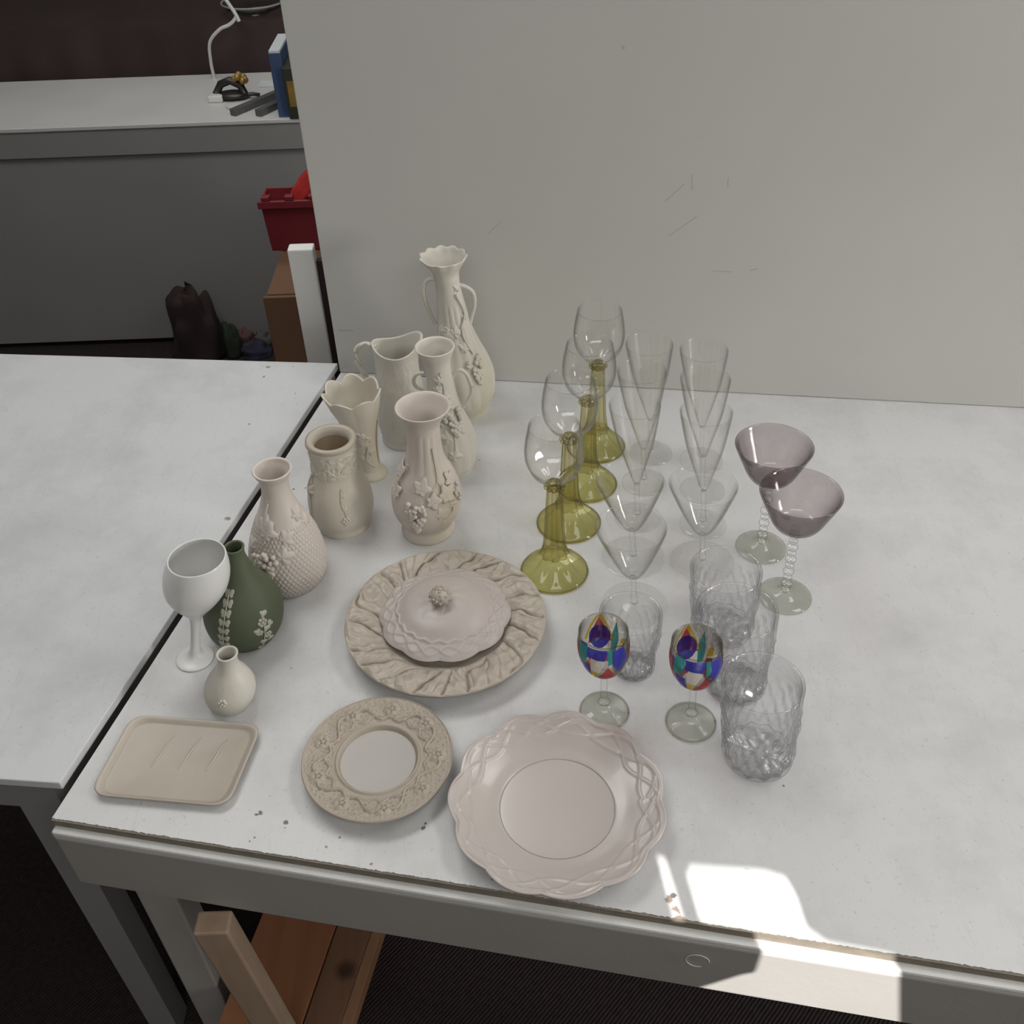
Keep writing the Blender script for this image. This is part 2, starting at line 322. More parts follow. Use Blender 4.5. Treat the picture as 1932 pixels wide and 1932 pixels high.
def catmull(pts, n=6):
    out = []
    P = [pts[0]] + list(pts) + [pts[-1]]
    for i in range(1, len(P) - 2):
        p0, p1, p2, p3 = P[i - 1], P[i], P[i + 1], P[i + 2]
        for k in range(n):
            t = k / n
            out.append(tuple(0.5 * (2 * p1[j] + (p2[j] - p0[j]) * t + (2 * p0[j] - 5 * p1[j] + 4 * p2[j] - p3[j]) * t * t + (3 * p1[j] - p0[j] - 3 * p2[j] + p3[j]) * t ** 3) for j in range(len(p1))))
    out.append(tuple(pts[-1])); return out

def revolve(prof, seg=64, disp=None, lean=0.0):
    """prof: (r, z) list; r==0 at an end closes it. disp(theta, r, z, i) -> (r, z)"""
    v = []; f = []; rows = []
    for i, (r, z) in enumerate(prof):
        if r < 1e-6 and i in (0, len(prof) - 1):
            rr, zz = disp(0, 0, z, i) if disp else (0, z)
            rows.append([len(v)]); v.append((lean * zz, 0, zz)); continue
        row = []
        for k in range(seg):
            th = 2 * PI * k / seg; rr, zz = (r, z)
            if disp: rr, zz = disp(th, r, z, i)
            row.append(len(v)); v.append((rr * math.cos(th) + lean * zz, rr * math.sin(th), zz))
        rows.append(row)
    for a, b in zip(rows, rows[1:]):
        for k in range(seg):
            k2 = (k + 1) % seg
            if len(a) == 1 and len(b) == 1: continue
            if len(a) == 1: f.append([a[0], b[k2], b[k]])
            elif len(b) == 1: f.append([a[k], a[k2], b[0]])
            else: f.append([a[k], a[k2], b[k2], b[k]])
    return v, f

class Axis:
    """a vertical (or slightly leaning) body of revolution measured in the photograph: base centre and top centre in pixels"""
    def __init__(s, base, top, z0=ZT):
        s.b = base; s.t = top; s.loc = at(base[0], base[1], z0); s.z0 = z0
        T = at_y(top[0], top[1], s.loc.y); s.H = T.z - z0; s.lean = (T.x - s.loc.x) / s.H
    def rz(s, y, hw):
        x = s.b[0] + (s.t[0] - s.b[0]) * (y - s.b[1]) / (s.t[1] - s.b[1])
        p = at_y(x, y, s.loc.y); return (hw * depth(p) / F, max(0.0, p.z - s.z0))
    def prof(s, lst): return [s.rz(y, w) for y, w in lst]

def vessel_profile(outer, wall, foot_in=0.8):
    """closed double-walled profile from an outer one (base first)"""
    o = [(0, 0.002), (outer[0][0] * foot_in, 0.002), (outer[0][0] * foot_in, 0.0)] + outer
    rim = outer[-1]; inner = []
    for i in range(len(outer) - 1, 0, -1):
        a = outer[max(i - 1, 0)]; b = outer[min(i + 1, len(outer) - 1)]
        t = Vector((b[0] - a[0], b[1] - a[1])); 
        if t.length < 1e-7: continue
        t.normalize(); nx, nz = -t.y, t.x
        q = (outer[i][0] + nx * wall, outer[i][1] + nz * wall)
        if q[0] > wall * 0.5 and q[1] > wall * 1.5 and q[1] < rim[1] - 1e-4: inner.append(q)
    o.append((rim[0] - wall * 0.35, rim[1] + wall * 0.35)); o.append((rim[0] - wall * 0.9, rim[1] + wall * 0.1))
    o += inner; o.append((0, inner[-1][1] if inner else wall * 2)); return o

def surf_r(outer, z):
    for a, b in zip(outer, outer[1:]):
        if (a[1] - z) * (b[1] - z) <= 0 and abs(b[1] - a[1]) > 1e-9:
            t = (z - a[1]) / (b[1] - a[1]); return a[0] + (b[0] - a[0]) * t
    return outer[-1][0]

class Pot:
    """ceramic vessel: thing with a body part, and a surface on which relief can be laid"""
    def __init__(s, name, label, cat, base, top, lst, mat, wall=0.0035, seg=96, disp=None, z0=ZT, part='body', n=5, single=False):
        s.ax = Axis(base, top, z0); s.out = catmull(s.ax.prof(lst), n); s.mat = mat
        s.th = thing(name, s.ax.loc, label, cat)
        pr = vessel_profile(s.out, wall); no = len(s.out) + 3
        s.H = s.out[-1][1]
        d = (lambda th, r, z, i: disp(th, r, z, i, i < no, s)) if disp else None
        v, f = revolve(pr, seg, d, s.ax.lean)
        s.body = link_mesh(part, v, f, mat, s.th)
    def pt(s, a, z, off=0.0):          # a: degrees right of the camera-facing front
        th = math.radians(a - 90); r = surf_r(s.out, z) + off
        return Vector((r * math.cos(th) + s.ax.lean * z, r * math.sin(th), z))
    def za(s, y): return s.ax.rz(y, 1)[1]
    def leaf(s, a, z, size, rot=0.0, lift=0.0018, lobes=5, mat=None, curl=0.0, name='leaf'):
        v = []; f = []; R = 5; K = 30; r0 = max(0.004, surf_r(s.out, z))
        for i in range(R + 1):
            q = i / R
            for k in range(K):
                ph = 2 * PI * k / K; rad = size * 1.15 * (0.80 + 0.20 * math.cos(lobes * ph)) * (1.0 + 0.35 * math.cos(ph))
                u = rad * q * math.cos(ph + rot); w = rad * q * math.sin(ph + rot)
                vein = 0.35 * abs(math.cos(lobes * ph / 2)) * lift
                off = lift * (1 - q ** 3) + vein * (1 - q) + curl * q * q - (0.0008 if i == R else 0)
                v.append(s.pt(a + math.degrees(u / r0), z + w, off))
                if i == 0: break
        rows = [[0]] + [[1 + (i) * K + k for k in range(K)] for i in range(R)]
        for k in range(K):
            k2 = (k + 1) % K; f.append([0, rows[1][k], rows[1][k2]])
            for i in range(1, R): f.append([rows[i][k], rows[i + 1][k], rows[i + 1][k2], rows[i][k2]])
        o = link_mesh(name, v, f, mat or s.mat, s.th)
        if curl > 0:
            m = o.modifiers.new('thick', 'SOLIDIFY'); m.thickness = 0.0009
        return o
    def grapes(s, a, z, w, h, r, n=26, mat=None, name='grape_cluster'):
        mb = MB(); rnd = random.Random(int(a * 7 + z * 1000)); r0 = surf_r(s.out, z)
        for i in range(n):
            t = (i + 0.5) / n; ww = w * (1 - t) ** 0.7; u = (rnd.random() * 2 - 1) * ww * 0.5; 
            mb.ball(s.pt(a + math.degrees(u / r0), z - t * h, r * (0.5 + 0.7 * (1 - abs(u) / max(ww, 1e-4)))), r * rnd.uniform(.85, 1.1), 8, 6)
        return tag(mb.build(name, mat or s.mat, s.th, True), kind='stuff')
    def vine(s, pts, rad=0.0012, mat=None, name='vine'):      # pts: (angle, z, off)
        P = catmull([tuple(p) + ((0.0008,) if len(p) < 3 else ()) for p in pts], 6)
        mb = MB(); mb.tube([s.pt(a, z, o) for a, z, o in P], rad, 8); return mb.build(name, mat or s.mat, s.th, True)
    def rosette(s, a, z, size, petals=6, mat=None, name='flower'):
        mb = MB(); r0 = surf_r(s.out, z)
        for k in range(petals):
            w = 2 * PI * k / petals; mb.ball(s.pt(a + math.degrees(size * .6 * math.cos(w) / r0), z + size * .6 * math.sin(w), size * .08), size * .36, 8, 6)
        mb.ball(s.pt(a, z, size * .25), size * .3, 8, 6)
        return tag(mb.build(name, mat or s.mat, s.th, True), kind='stuff')
    def handle(s, pts, rad, name='handle', twist=False, mat=None):   # pts in pixels (x, y) in the plane of the axis, optional depth shift
        P = []
        for q in pts:
            p = at_y(q[0], q[1], s.ax.loc.y + (q[2] if len(q) > 2 else 0)) - s.ax.loc; P.append(tuple(p))
        P = catmull(P, 6); mb = MB()
        if twist:
            for ph in (0, PI):
                mb.tube([Vector(p) + Vector((math.cos(i * .45 + ph), math.sin(i * .45 + ph), 0)) * rad * .55 for i, p in enumerate(P)], rad * .62, 8)
            o = mb.build(name, mat or s.mat, s.th, True)
        else:
            mb.tube(P, rad, 10); o = mb.build(name, mat or s.mat, s.th, True)
        return o
def mm(px, y): return px * depth(at(966, y)) / F      # pixels to metres near that image row

# ================================================================== THE ROOM
def structure(o): o['kind'] = 'structure'; return o
structure(MB().box(-3, 3.2, -1.6, 5.2, -0.05, 0).build('floor', 'carpet'))
structure(MB().box(-3, 3.2, -1.6, 5.2, 2.8, 2.85).build('ceiling', 'ceil'))
structure(MB().box(-3.05, -3, -1.6, 5.2, 0, 2.8).build('wall_left', 'wall'))
structure(MB().box(3.2, 3.25, -1.6, 5.2, 0, 2.8).build('wall_right', 'wall'))
structure(MB().box(-3, 3.2, 5.15, 5.2, 0, 2.8).build('wall_back', 'backwall'))

# window frame and sill added around the side fill light; wall stays closed
win = MB()
for y0, y1, z0, z1 in ((-.57, -.53, .8, 1.9), (.23, .27, .8, 1.9), (-.57, .27, .8, .84), (-.57, .27, 1.86, 1.9), (-.16, -.14, .84, 1.86)): win.box(3.15, 3.2, y0, y1, z0, z1)
win = structure(win.build('added_window_1', 'lip'))
MB().box(3.10, 3.2, -.61, .31, .77, .80).build('sill', 'lip', win)

# table geometry: front edge line, back line along the board
A = at(422, 1594); B = at(1506, 1768)
ed = (B - A).normalized(); en = Vector((ed.y, -ed.x, 0))          # en points to the camera side
front_l = A - ed * 0.42; front_r = B + ed * 0.75
bl = at(641, 703); br = at(1506, 748); bd = (br - bl).normalized(); bn = Vector((bd.y, -bd.x, 0))
LT0 = at(637, 685, ZT + 0.015); LT1 = at(422, 1010, ZT + 0.015); ld = (LT1 - LT0).normalized()
gapn = Vector((-ld.y, ld.x, 0)); gapn = gapn if gapn.x > 0 else -gapn
def isect(p, d, q, e):
    den = d.x * e.y - d.y * e.x; t = ((q.x - p.x) * e.y - (q.y - p.y) * e.x) / den; return p + d * t
LE = LT0 + gapn * 0.007; LE.z = ZT; 
tl = isect(LE, ld, bl - bn * 0.05, bd); fl = isect(LE, ld, A, ed)
tr_ = isect(front_r, -en, bl - bn * 0.05, bd)
for p in (tl, fl, tr_): p.z = ZT

# unseen wall behind the camera, holes shaped to throw the sun streak and patch
WY = -1.55
def towall(p): return p - sun_dir * ((p.y - WY) / sun_dir.y)
apl = A + en * 0.012; 
def on_apron(px, py): return at_plane(px, py, apl, en)
streak = [at(1236, 1607), at(1254, 1610), at(1297, 1750), at(1274, 1750)]
patch = [at(1292, 1645), at(1302, 1624), at(1360, 1628), at(1440, 1634), at(1480, 1646), at(1500, 1680), at(1520, 1740), at(1560, 1768), at(1700, 1795), on_apron(1700, 1815),
         on_apron(1700, 1945), on_apron(1506, 1900), on_apron(1310, 1866), on_apron(1400, 1838), on_apron(1426, 1833), on_apron(1437, 1800), on_apron(1428, 1772), at(1330, 1750), at(1322, 1745)]
def make_front_wall():
    holes = [[towall(p) for p in q] for q in (streak, patch)]
    for yy, nm in ((WY, 0),):
        bm = bmesh.new(); edges = []
        for loop in [[Vector((-3, yy, 0)), Vector((3.2, yy, 0)), Vector((3.2, yy, 2.8)), Vector((-3, yy, 2.8))]] + holes:
            vs = [bm.verts.new((p.x, yy, p.z)) for p in loop]
            for i in range(len(vs)): edges.append(bm.edges.new((vs[i], vs[(i + 1) % len(vs)])))
        bmesh.ops.triangle_fill(bm, edges=edges, use_beauty=True)
        me = bpy.data.meshes.new('wall_front'); bm.to_mesh(me); bm.free(); me.materials.append(MAT['wall'])
        o = bpy.data.objects.new('wall_front', me); COL.objects.link(o); structure(o)
        m = o.modifiers.new('thick', 'SOLIDIFY'); m.thickness = 0.01; m.offset = 0
make_front_wall()

# board standing on the table
board = thing('display_board', bl, 'tall off-white upright board standing along the back of the table', 'board')
bl0 = bl; br0 = isect(bl, bd, front_r, -en) ; br0.z = ZT
def board_paint():
    m, nt, o = newmat('off_white_board_paint')
    b = nd(nt, 'ShaderNodeBsdfPrincipled'); nt.links.new(b.outputs[0], o.inputs[0]); b.inputs['Roughness'].default_value = 0.5
    g = nd(nt, 'ShaderNodeNewGeometry'); n = nd(nt, 'ShaderNodeTexNoise'); n.inputs['Scale'].default_value = 3; n.inputs['Detail'].default_value = 8; nt.links.new(g.outputs['Position'], n.inputs['Vector'])
    r = nd(nt, 'ShaderNodeMix', data_type='RGBA'); nt.links.new(n.outputs['Fac'], r.inputs[0]); r.inputs[6].default_value = (0.49, 0.485, 0.455, 1); r.inputs[7].default_value = (0.56, 0.55, 0.52, 1); last = r.outputs[2]
    P = g.outputs['Position']
    for (x0, y0, x1, y1, w) in [(1262, 445, 1315, 408, .0009), (1255, 380, 1290, 348, .0009), (1305, 330, 1306, 358, .001), (1374, 336, 1373, 352, .001), (1345, 511, 1380, 513, .001), (1415, 510, 1430, 507, .001), (640, 623, 665, 624, .0016), (1175, 88, 1176, 91, .002), (922, 440, 945, 418, .0007)]:
        a = at_plane(x0, y0, bl, bn); c = at_plane(x1, y1, bl, bn)
        # distance to a segment: stretch space along it
        mid = (a + c) / 2; L = (c - a).length; d = (c - a).normalized()
        s1 = nd(nt, 'ShaderNodeVectorMath', operation='SUBTRACT'); nt.links.new(P, s1.inputs[0]); s1.inputs[1].default_value = mid
        dt = nd(nt, 'ShaderNodeVectorMath', operation='DOT_PRODUCT'); nt.links.new(s1.outputs[0], dt.inputs[0]); dt.inputs[1].default_value = d
        cl = nd(nt, 'ShaderNodeClamp'); cl.inputs[1].default_value = -L / 2; cl.inputs[2].default_value = L / 2; nt.links.new(dt.outputs['Value'], cl.inputs[0])
        sc_ = nd(nt, 'ShaderNodeVectorMath', operation='SCALE'); sc_.inputs[0].default_value = d; nt.links.new(cl.outputs[0], sc_.inputs['Scale'])
        ds = nd(nt, 'ShaderNodeVectorMath', operation='DISTANCE'); nt.links.new(s1.outputs[0], ds.inputs[0]); nt.links.new(sc_.outputs[0], ds.inputs[1])
        mr = nd(nt, 'ShaderNodeMapRange'); mr.inputs[1].default_value = w * .4; mr.inputs[2].default_value = w * 1.6; mr.inputs[3].default_value = 0.38; mr.inputs[4].default_value = 0; nt.links.new(ds.outputs['Value'], mr.inputs[0])
        mx = nd(nt, 'ShaderNodeMix', data_type='RGBA'); nt.links.new(mr.outputs[0], mx.inputs[0]); nt.links.new(last, mx.inputs[6]); mx.inputs[7].default_value = (0.2, 0.195, 0.185, 1); last = mx.outputs[2]
    nt.links.new(last, b.inputs['Base Color']); return m
MAT['board'] = board_paint()
q = [Vector((0, 0, 0)), br0 - bl0, br0 - bl0 - bn * 0.016, -bn * 0.016]
hb = 0.72
MB().box8([p + Vector((0, 0, 0.0005)) for p in q] + [p + Vector((0, 0, hb)) for p in q]).build('panel', 'board', board, bevel=0.002)
q2 = [Vector((0, 0, 0)) - bn * .016, bd * .04 - bn * .016, bd * .04 - bn * .04, -bn * .04]
MB().box8([p + Vector((0, 0, 0.0005)) for p in q2] + [p + Vector((0, 0, hb)) for p in q2]).build('batten', 'board', board, bevel=0.001)

# ---- main table
table = thing('display_table', Vector((0.1, 1.0, 0)), 'long white-painted table with worn chipped front edge carrying the ceramics and glassware', 'table')
def tp(name, mb, mat, par=table, bevel=0.0):
    o = mb.build(name, mat, par, bevel=bevel); o.matrix_parent_inverse = Matrix.Translation(-par.location); return o
TH = 0.012
fl_in = fl; fr_in = front_r
# jagged front edge of the top sheet
N = 700; pts = []
for i in range(N + 1):
    p = fl + (fr_in - fl) * (i / N); j = noise.noise(Vector((i * 1.7, 0, 0))) * 0.0016 + .0008
    pts.append(p + en * j)
mb = MB(); mb.prism([(p.x, p.y) for p in pts + [tr_, tl]], ZT - TH, ZT); tp('tabletop', mb, 'tabletop')
LW = 0.0125
def strip(p0, p1, a0, a1, z0, z1):     # between offsets a0..a1 along en
    c = [p0 + en * a1, p1 + en * a1, p1 + en * a0, p0 + en * a0]
    return MB().box8([Vector((p.x, p.y, z0)) for p in c] + [Vector((p.x, p.y, z1)) for p in c])
tp('edge_band', strip(fl, fr_in, -0.002, 0.0030, ZT - TH, ZT - .0012), 'edge')
tp('ledge', strip(fl, fr_in, -0.03, LW, ZT - TH - .014, ZT - TH), 'lip', bevel=0.003)
tp('apron', strip(fl, fr_in, -0.012, LW - .0015, ZT - TH - .112, ZT - TH - .0142), 'apron', bevel=0.002)
for p, o1, o2 in ((fl, .05, -.06), (fr_in, -.11, -.06), (tl, .06, .12), (tr_, -.1, .12)):
    c = Vector((p.x + o1, p.y - o2, 0)); tp('leg', MB().box(c.x - .025, c.x + .025, c.y - .025, c.y + .025, 0, ZT - TH - .0145), 'apron', bevel=.003)
# round screw marks in the apron
bc = on_apron(1316, 1812)
ring = MB(); ring.tube([bc + en * .0004 + (ed * math.cos(w) + Vector((0, 0, 1)) * math.sin(w)) * .0125 for w in [2 * PI * k / 32 for k in range(27)]], .0006, 6)
tp('plug', ring, 'lip')

# ---- side table on the left (raised top)
st = thing('side_table', Vector((LT1.x - .3, LT1.y + .2, 0)), 'white-topped table butted against the left end of the display table', 'table')
zt2 = ZT + .015
back_l = at(422, 679, zt2); bdl = (back_l - LT0).normalized()
pL = LT0 + bdl * 1.6; pF = LT0 + ld * 0.95; pLF = pF + bdl * 1.6
tp('tabletop', MB().prism([(p.x, p.y) for p in (LT0, pL, pLF, pF)][::1], zt2 - .013, zt2), 'tabletop2', st, .0015)
def inset(p, c, k): return p + (c - p).normalized() * k
cen = (LT0 + pLF) / 2
fr_ = [inset(p, cen, .04) for p in (LT0, pL, pLF, pF)]
tp('apron', MB().prism([(p.x, p.y) for p in fr_], zt2 - .09, zt2 - .0135), 'greypaint', st)
for p in fr_:
    c = inset(p, cen, .05); tp('leg', MB().box(c.x - .022, c.x + .022, c.y - .022, c.y + .022, 0, zt2 - .09), 'greypaint', st)

# ---- white post behind the side table
Yp = 1.74; a = at_y(541, 472, Yp); b_ = at_y(590, 472, Yp)
post = thing('upright_post', Vector(((a.x + b_.x) / 2, Yp, 0)), 'narrow white upright post standing just behind the side table', 'post')
w = (b_.x - a.x) / 2
MB().box(-w, w, 0, .028, 0, a.z).build('shaft', 'post', post, bevel=.003)
MB().box(w, w + .024, .012, .028, 0, a.z - .03).build('gap_shade_strip', 'maroon', post, bevel=.001)  # dark strip stands in for the shade between post and board

# ---- cardboard box, red crate
Yb = 2.25; c0 = at_y(495, 562, Yb); zb = c0.z
box = thing('cardboard_box', Vector((c0.x + .2, Yb + .3, 0)), 'tall brown cardboard box on the floor behind the white post', 'box')
c1 = at(546, 515, zb); 
MB().box8([(-.2, -.3, 0), (.35, -.3, 0), (.35, .35, 0), (c1.x - c0.x + (.65 - (c1.y - Yb)) * .45 - .2, .35, 0)] + [(-.2, -.3, zb), (.35, -.3, zb), (.35, .35, zb), (c1.x - c0.x + (.65 - (c1.y - Yb)) * .45 - .2, .35, zb)]).build('carton', 'card', box, bevel=.002)
MB().box(-.19, .34, -.29, .0, zb + .0005, zb + .0035).build('flap', 'card', box)
MB().box(-.02, .03, -.3025, .2, zb + .004, zb + .0045).build('tape', 'plankedge', box)
zc = zb + .005; k0 = at(514, 474, zc); Yc = k0.y
kt = at_y(490, 380, Yc - .01)
cr_h = kt.z - zc; cw = .34
crate = thing('red_crate', Vector((k0.x + cw / 2, Yc + .035, zc)), 'dark red plastic crate sitting on the cardboard box', 'crate')
fl_ = (k0.x - kt.x)
x0, x1, y0, y1 = -cw / 2, cw / 2, -.035, .035
mb = MB()
def crate_wall(mb):
    o = [(x0, y0), (x1, y0), (x1, y1), (x0, y1)]; e = [(x0 - fl_, y0 - .012), (x1 + fl_, y0 - .012), (x1 + fl_, y1 + .012), (x0 - fl_, y1 + .012)]
    t = .006; v = [(p[0], p[1], 0) for p in o] + [(p[0], p[1], cr_h) for p in e]
    v += [(p[0] - math.copysign(t, p[0]), p[1] - math.copysign(t, p[1]), cr_h) for p in e] + [(p[0] - math.copysign(t, p[0]), p[1] - math.copysign(t, p[1]), t) for p in o]
    f = [[3, 2, 1, 0], [12, 13, 14, 15]]
    for i in range(4):
        j = (i + 1) % 4; f += [[i, j, 4 + j, 4 + i], [4 + i, 4 + j, 8 + j, 8 + i], [8 + i, 8 + j, 12 + j, 12 + i]]
    return mb.add(v, f)
crate_wall(mb).build('shell', 'redplastic', crate, bevel=.002)
MB().box(x0 - fl_ - .006, x1 + fl_ + .006, y0 - .02, y0 - .0125, cr_h - .018, cr_h + .002).build('rim', 'redplastic', crate, bevel=.002)
for i in range(6): MB().box(x0 + .0 + i * .06, x0 + .022 + i * .06, y0 - .02, y0 + .0, cr_h + .002, cr_h + .014).build('lug', 'redplastic', crate, bevel=.002)
v = []; f = []; n_ = 18
for i in range(n_):
    for j in range(n_):
        u, w_ = i / (n_ - 1), j / (n_ - 1)
        hz = cr_h * .9 + .34 * min(.25, max(0, u - .12)) + .02 * noise.noise(Vector((u * 6, w_ * 6, 1))) 
        e_ = min(u, 1 - u, w_, 1 - w_); hz -= .05 * (1 - min(1, e_ * 6))
        v.append((x0 + .02 + u * (cw - .03), y0 + .008 + w_ * .054, hz))
for i in range(n_ - 1):
    for j in range(n_ - 1): f.append([i * n_ + j, (i + 1) * n_ + j, (i + 1) * n_ + j + 1, i * n_ + j + 1])
bag = link_mesh('red_bag', v, f, 'redbag', None, True, crate.location); m = bag.modifiers.new('t', 'SOLIDIFY'); m.thickness = .002
tag(bag, 'crumpled bright red plastic bag lying in the dark red crate', 'bag')

# ---- floor clutter left of the cardboard box
def clump(name, px, py, sx, sy, h, mat, label, cat, seed=0, z=0):
    p = at(px, py, z); v = []; f = []; n1, n2 = 14, 20
    for i in range(n1 + 1):
        ph = PI / 2 * i / n1
        for k in range(n2):
            th = 2 * PI * k / n2; nz = 1 + .35 * noise.noise(Vector((math.cos(th) * 1.5 + seed, math.sin(th) * 1.5, ph * 2)))
            v.append((sx * nz * math.cos(th) * math.cos(ph) ** .6, sy * nz * math.sin(th) * math.cos(ph) ** .6, h * math.sin(ph) * nz))
    for i in range(n1):
        for k in range(n2): f.append([i * n2 + k, i * n2 + (k + 1) % n2, (i + 1) * n2 + (k + 1) % n2, (i + 1) * n2 + k])
    f.append(list(range(n2))[::-1])
    o = link_mesh(name, v, f, mat, None, True, p); return tag(o, label, cat)
MAT['c_navy'] = solid('navy_fabric', (0.035, 0.035, 0.07), 0.9, 0.3, 20, .5, 60)
MAT['c_green'] = solid('dark_green_fabric', (0.03, 0.045, 0.025), 0.9, 0.3, 20, .5, 60)
MAT['c_pink'] = solid('dusty_pink_fabric', (0.16, 0.085, 0.08), 0.9, 0.3, 20, .5, 60)
MAT['c_grey'] = solid('grey_fabric', (0.16, 0.15, 0.14), 0.9, 0.3, 20, .5, 60)
clump('cloth_bundle', 485, 670, .05, .035, .045, 'c_navy', 'navy cloth bundle on the floor left of the cardboard box', 'cloth', 1)
clump('cloth_bundle', 463, 648, .035, .03, .05, 'c_pink', 'small dusty pink cloth bundle behind the navy one', 'cloth', 2)
clump('cloth_bundle', 443, 670, .03, .03, .11, 'c_green', 'dark green cloth bundle on the floor left of the navy one', 'cloth', 3)
clump('cloth_bundle', 498, 647, .03, .025, .045, 'c_grey', 'grey cloth bundle against the foot of the cardboard box', 'cloth', 4)
clump('maroon_bag', 384, 674, .085, .07, .24, 'maroon', 'dark maroon bag standing on the floor at the far left', 'bag', 5)

# ---- far table with things on it
Yf = at(422, 229).y; Yfb = at(422, 139).y; zf = ZT
xl = -1.9; xr = 0.25
ft = thing('far_table', Vector(((xl + xr) / 2, Yf, 0)), 'white-topped table with grey apron standing far back on the left', 'table')
cx = ft.location.x
def fp(nm, x0, x1, y0, y1, z0, z1, mat, bev=.002, par=ft): return MB().box(x0 - cx, x1 - cx, y0 - Yf, y1 - Yf, z0, z1).build(nm, mat, par, bevel=bev)
fp('tabletop', xl, xr, Yf, Yfb, zf - .012, zf, 'fartop')
ya = at_y(480, 283, Yf + .01).z
fp('apron', xl + .01, xr - .01, Yf + .005, Yfb - .01, ya, zf - .0125, 'greypaint')
fp('skirt_panel', xl + .01, xr - .01, Yf + .018, Yf + .03, .02, ya - .004, 'greypaint')
for x in (xl + .05, xr - .05): fp('leg', x - .02, x + .02, Yfb - .06, Yfb - .02, 0, ya - .0005, 'greypaint')
# cloth-draped stand
ds = thing('draped_stand', Vector((cx, Yfb + .4, 0)), 'display stand draped in dark maroon cloth behind the far table', 'display stand')
zs = .90
MB().box(-1.0, 1.0, -.33, .33, 0, zs - .012).build('plinth', 'greypaint', ds)
v = []; f = []; NN = 160
for i in range(NN + 1):
    x = -1.05 + 2.1 * i / NN; fold = .012 * math.sin(i * .55) + .008 * math.sin(i * .23)
    for (y, z) in ((.35, zs - .002), (-.33, zs), (-.35, zs - .01), (-.36 - fold, zs * .5), (-.365 - fold * 1.4, .01)): v.append((x, y, z))
for i in range(NN):
    for k in range(4): f.append([i * 5 + k, (i + 1) * 5 + k, (i + 1) * 5 + k + 1, i * 5 + k + 1])
link_mesh('drape', v, f, 'maroon', ds)
# glass dish on the stand, white cable hoop
gp = at(482, 24, zs)
gd = thing('glass_cake_dish', gp, 'shallow clear glass dish on the draped stand at the top left', 'dish')
o_ = catmull([(.05, 0), (.055, .006), (.075, .012), (.098, .022), (.105, .035)], 5)
v, f = revolve(vessel_profile(o_, .003), 64); link_mesh('bowl', v, f, 'foot', gd)
rim_mb = MB(); rim_mb.tube([(.105 * math.cos(w), .105 * math.sin(w), .036) for w in [2 * PI * k / 48 for k in range(49)]], .003, 8); rim_mb.build('rim', 'greypaint', gd, True)
Yw = Yfb - .05
cp = [at_y(x, y, Yw) for x, y in ((395, -45), (418, -12), (432, 8), (444, 26), (451, 40))]
cp2 = [at_y(x, y, Yw) for x, y in ((446, 30), (440, 40), (430, 48), (414, 56), (396, 80))]
lamp = thing('wire_stand', Vector((cp2[-1].x, Yw, ZT)), 'bent pale wire stand at the top left corner, on the far table', 'stand')
mb = MB(); mb.tube([p - lamp.location for p in catmull([tuple(q) for q in cp], 6) for p in [Vector(p)]], .006, 8); mb.build('upper_wire', 'lip', lamp, True)
mb = MB(); pts_ = [tuple(q) for q in cp2] + [(cp2[-1].x - .01, Yw, ZT + .05), (cp2[-1].x - .01, Yw, ZT)]
mb.tube([Vector(p) - lamp.location for p in catmull(pts_, 6)], .0055, 8); mb.build('lower_wire', 'lip', lamp, True)
# blue folder + dark green box standing at right of the far table
Yq = at(548, 222).y + .005
p0 = at_y(525, 100, Yq); p1 = at(541, 200)
bb = thing('blue_binder', Vector((at_y(546, 205, Yq).x, Yq + .06, ZT)), 'blue upright binder on the far table beside the big board', 'binder')
hz = p0.z - ZT
MB().box(-.035, .0, -.06, .12, 0, hz).build('cover', 'blue', bb, bevel=.002)
MB().box(-.033, -.002, -.058, .118, hz, hz + .006).build('page_block', 'paper', bb)
gb = thing('dark_box', Vector((bb.location.x + .0205, Yq + .03, ZT)), 'dark olive upright box between the blue binder and the big board', 'box')
MB().box(-.02, .03, -.05, .12, 0, hz * .8).build('carton', 'darkgreen', gb, bevel=.002)
MB().box(-.012, .022, -.0515, -.05, hz * .2, hz * .6).build('label_panel', 'gold', gb)
# slats and papers
def slat(x0_, y0_, x1_, y1_, w, h, mat, name, label, cat, grp=None):
    a_ = at(x0_, y0_); c_ = at(x1_, y1_); d_ = (c_ - a_).normalized(); n2 = Vector((-d_.y, d_.x, 0)) * w / 2
    m_ = (a_ + c_) / 2; q_ = [a_ - n2 - m_, c_ - n2 - m_, c_ + n2 - m_, a_ + n2 - m_]
    o = MB().box8([p + Vector((0, 0, .0003)) for p in q_] + [p + Vector((0, 0, h)) for p in q_]).build(name, mat, None, bevel=.001); o.location = m_
    return tag(o, label, cat, grp)
slat(440, 219, 532, 180, .022, .02, 'slat', 'metal_slat', 'left dark grey slat lying slanted on the far table', 'slat')
slat(488, 220, 538, 196, .022, .02, 'slat', 'metal_slat', 'right dark grey slat lying slanted next to the blue binder', 'slat')
slat(490, 160, 530, 158, .06, .004, 'paper', 'paper_sheet', 'pale blue-grey paper sheet at the back of the far table', 'paper')
slat(432, 208, 452, 202, .03, .01, 'white_china', 'white_tag', 'small white tag at the front of the far table', 'tag')
op = at(452, 186); orn = thing('black_gold_ornament', op, 'dark ornament with gilded bloom on the far table', 'ornament')
mb = MB(); mb.ball((-.02, 0, .012), .05, 12, 8, (1.1, .7, .25)); mb.build('base', 'black', orn, True)
mb = MB(); mb.tube([(-.07, 0, .015), (-.05, 0, .045), (-.02, 0, .055), (.01, 0, .04), (.02, 0, .01)], .012, 8); mb.build('body', 'black', orn, True)
mb = MB()
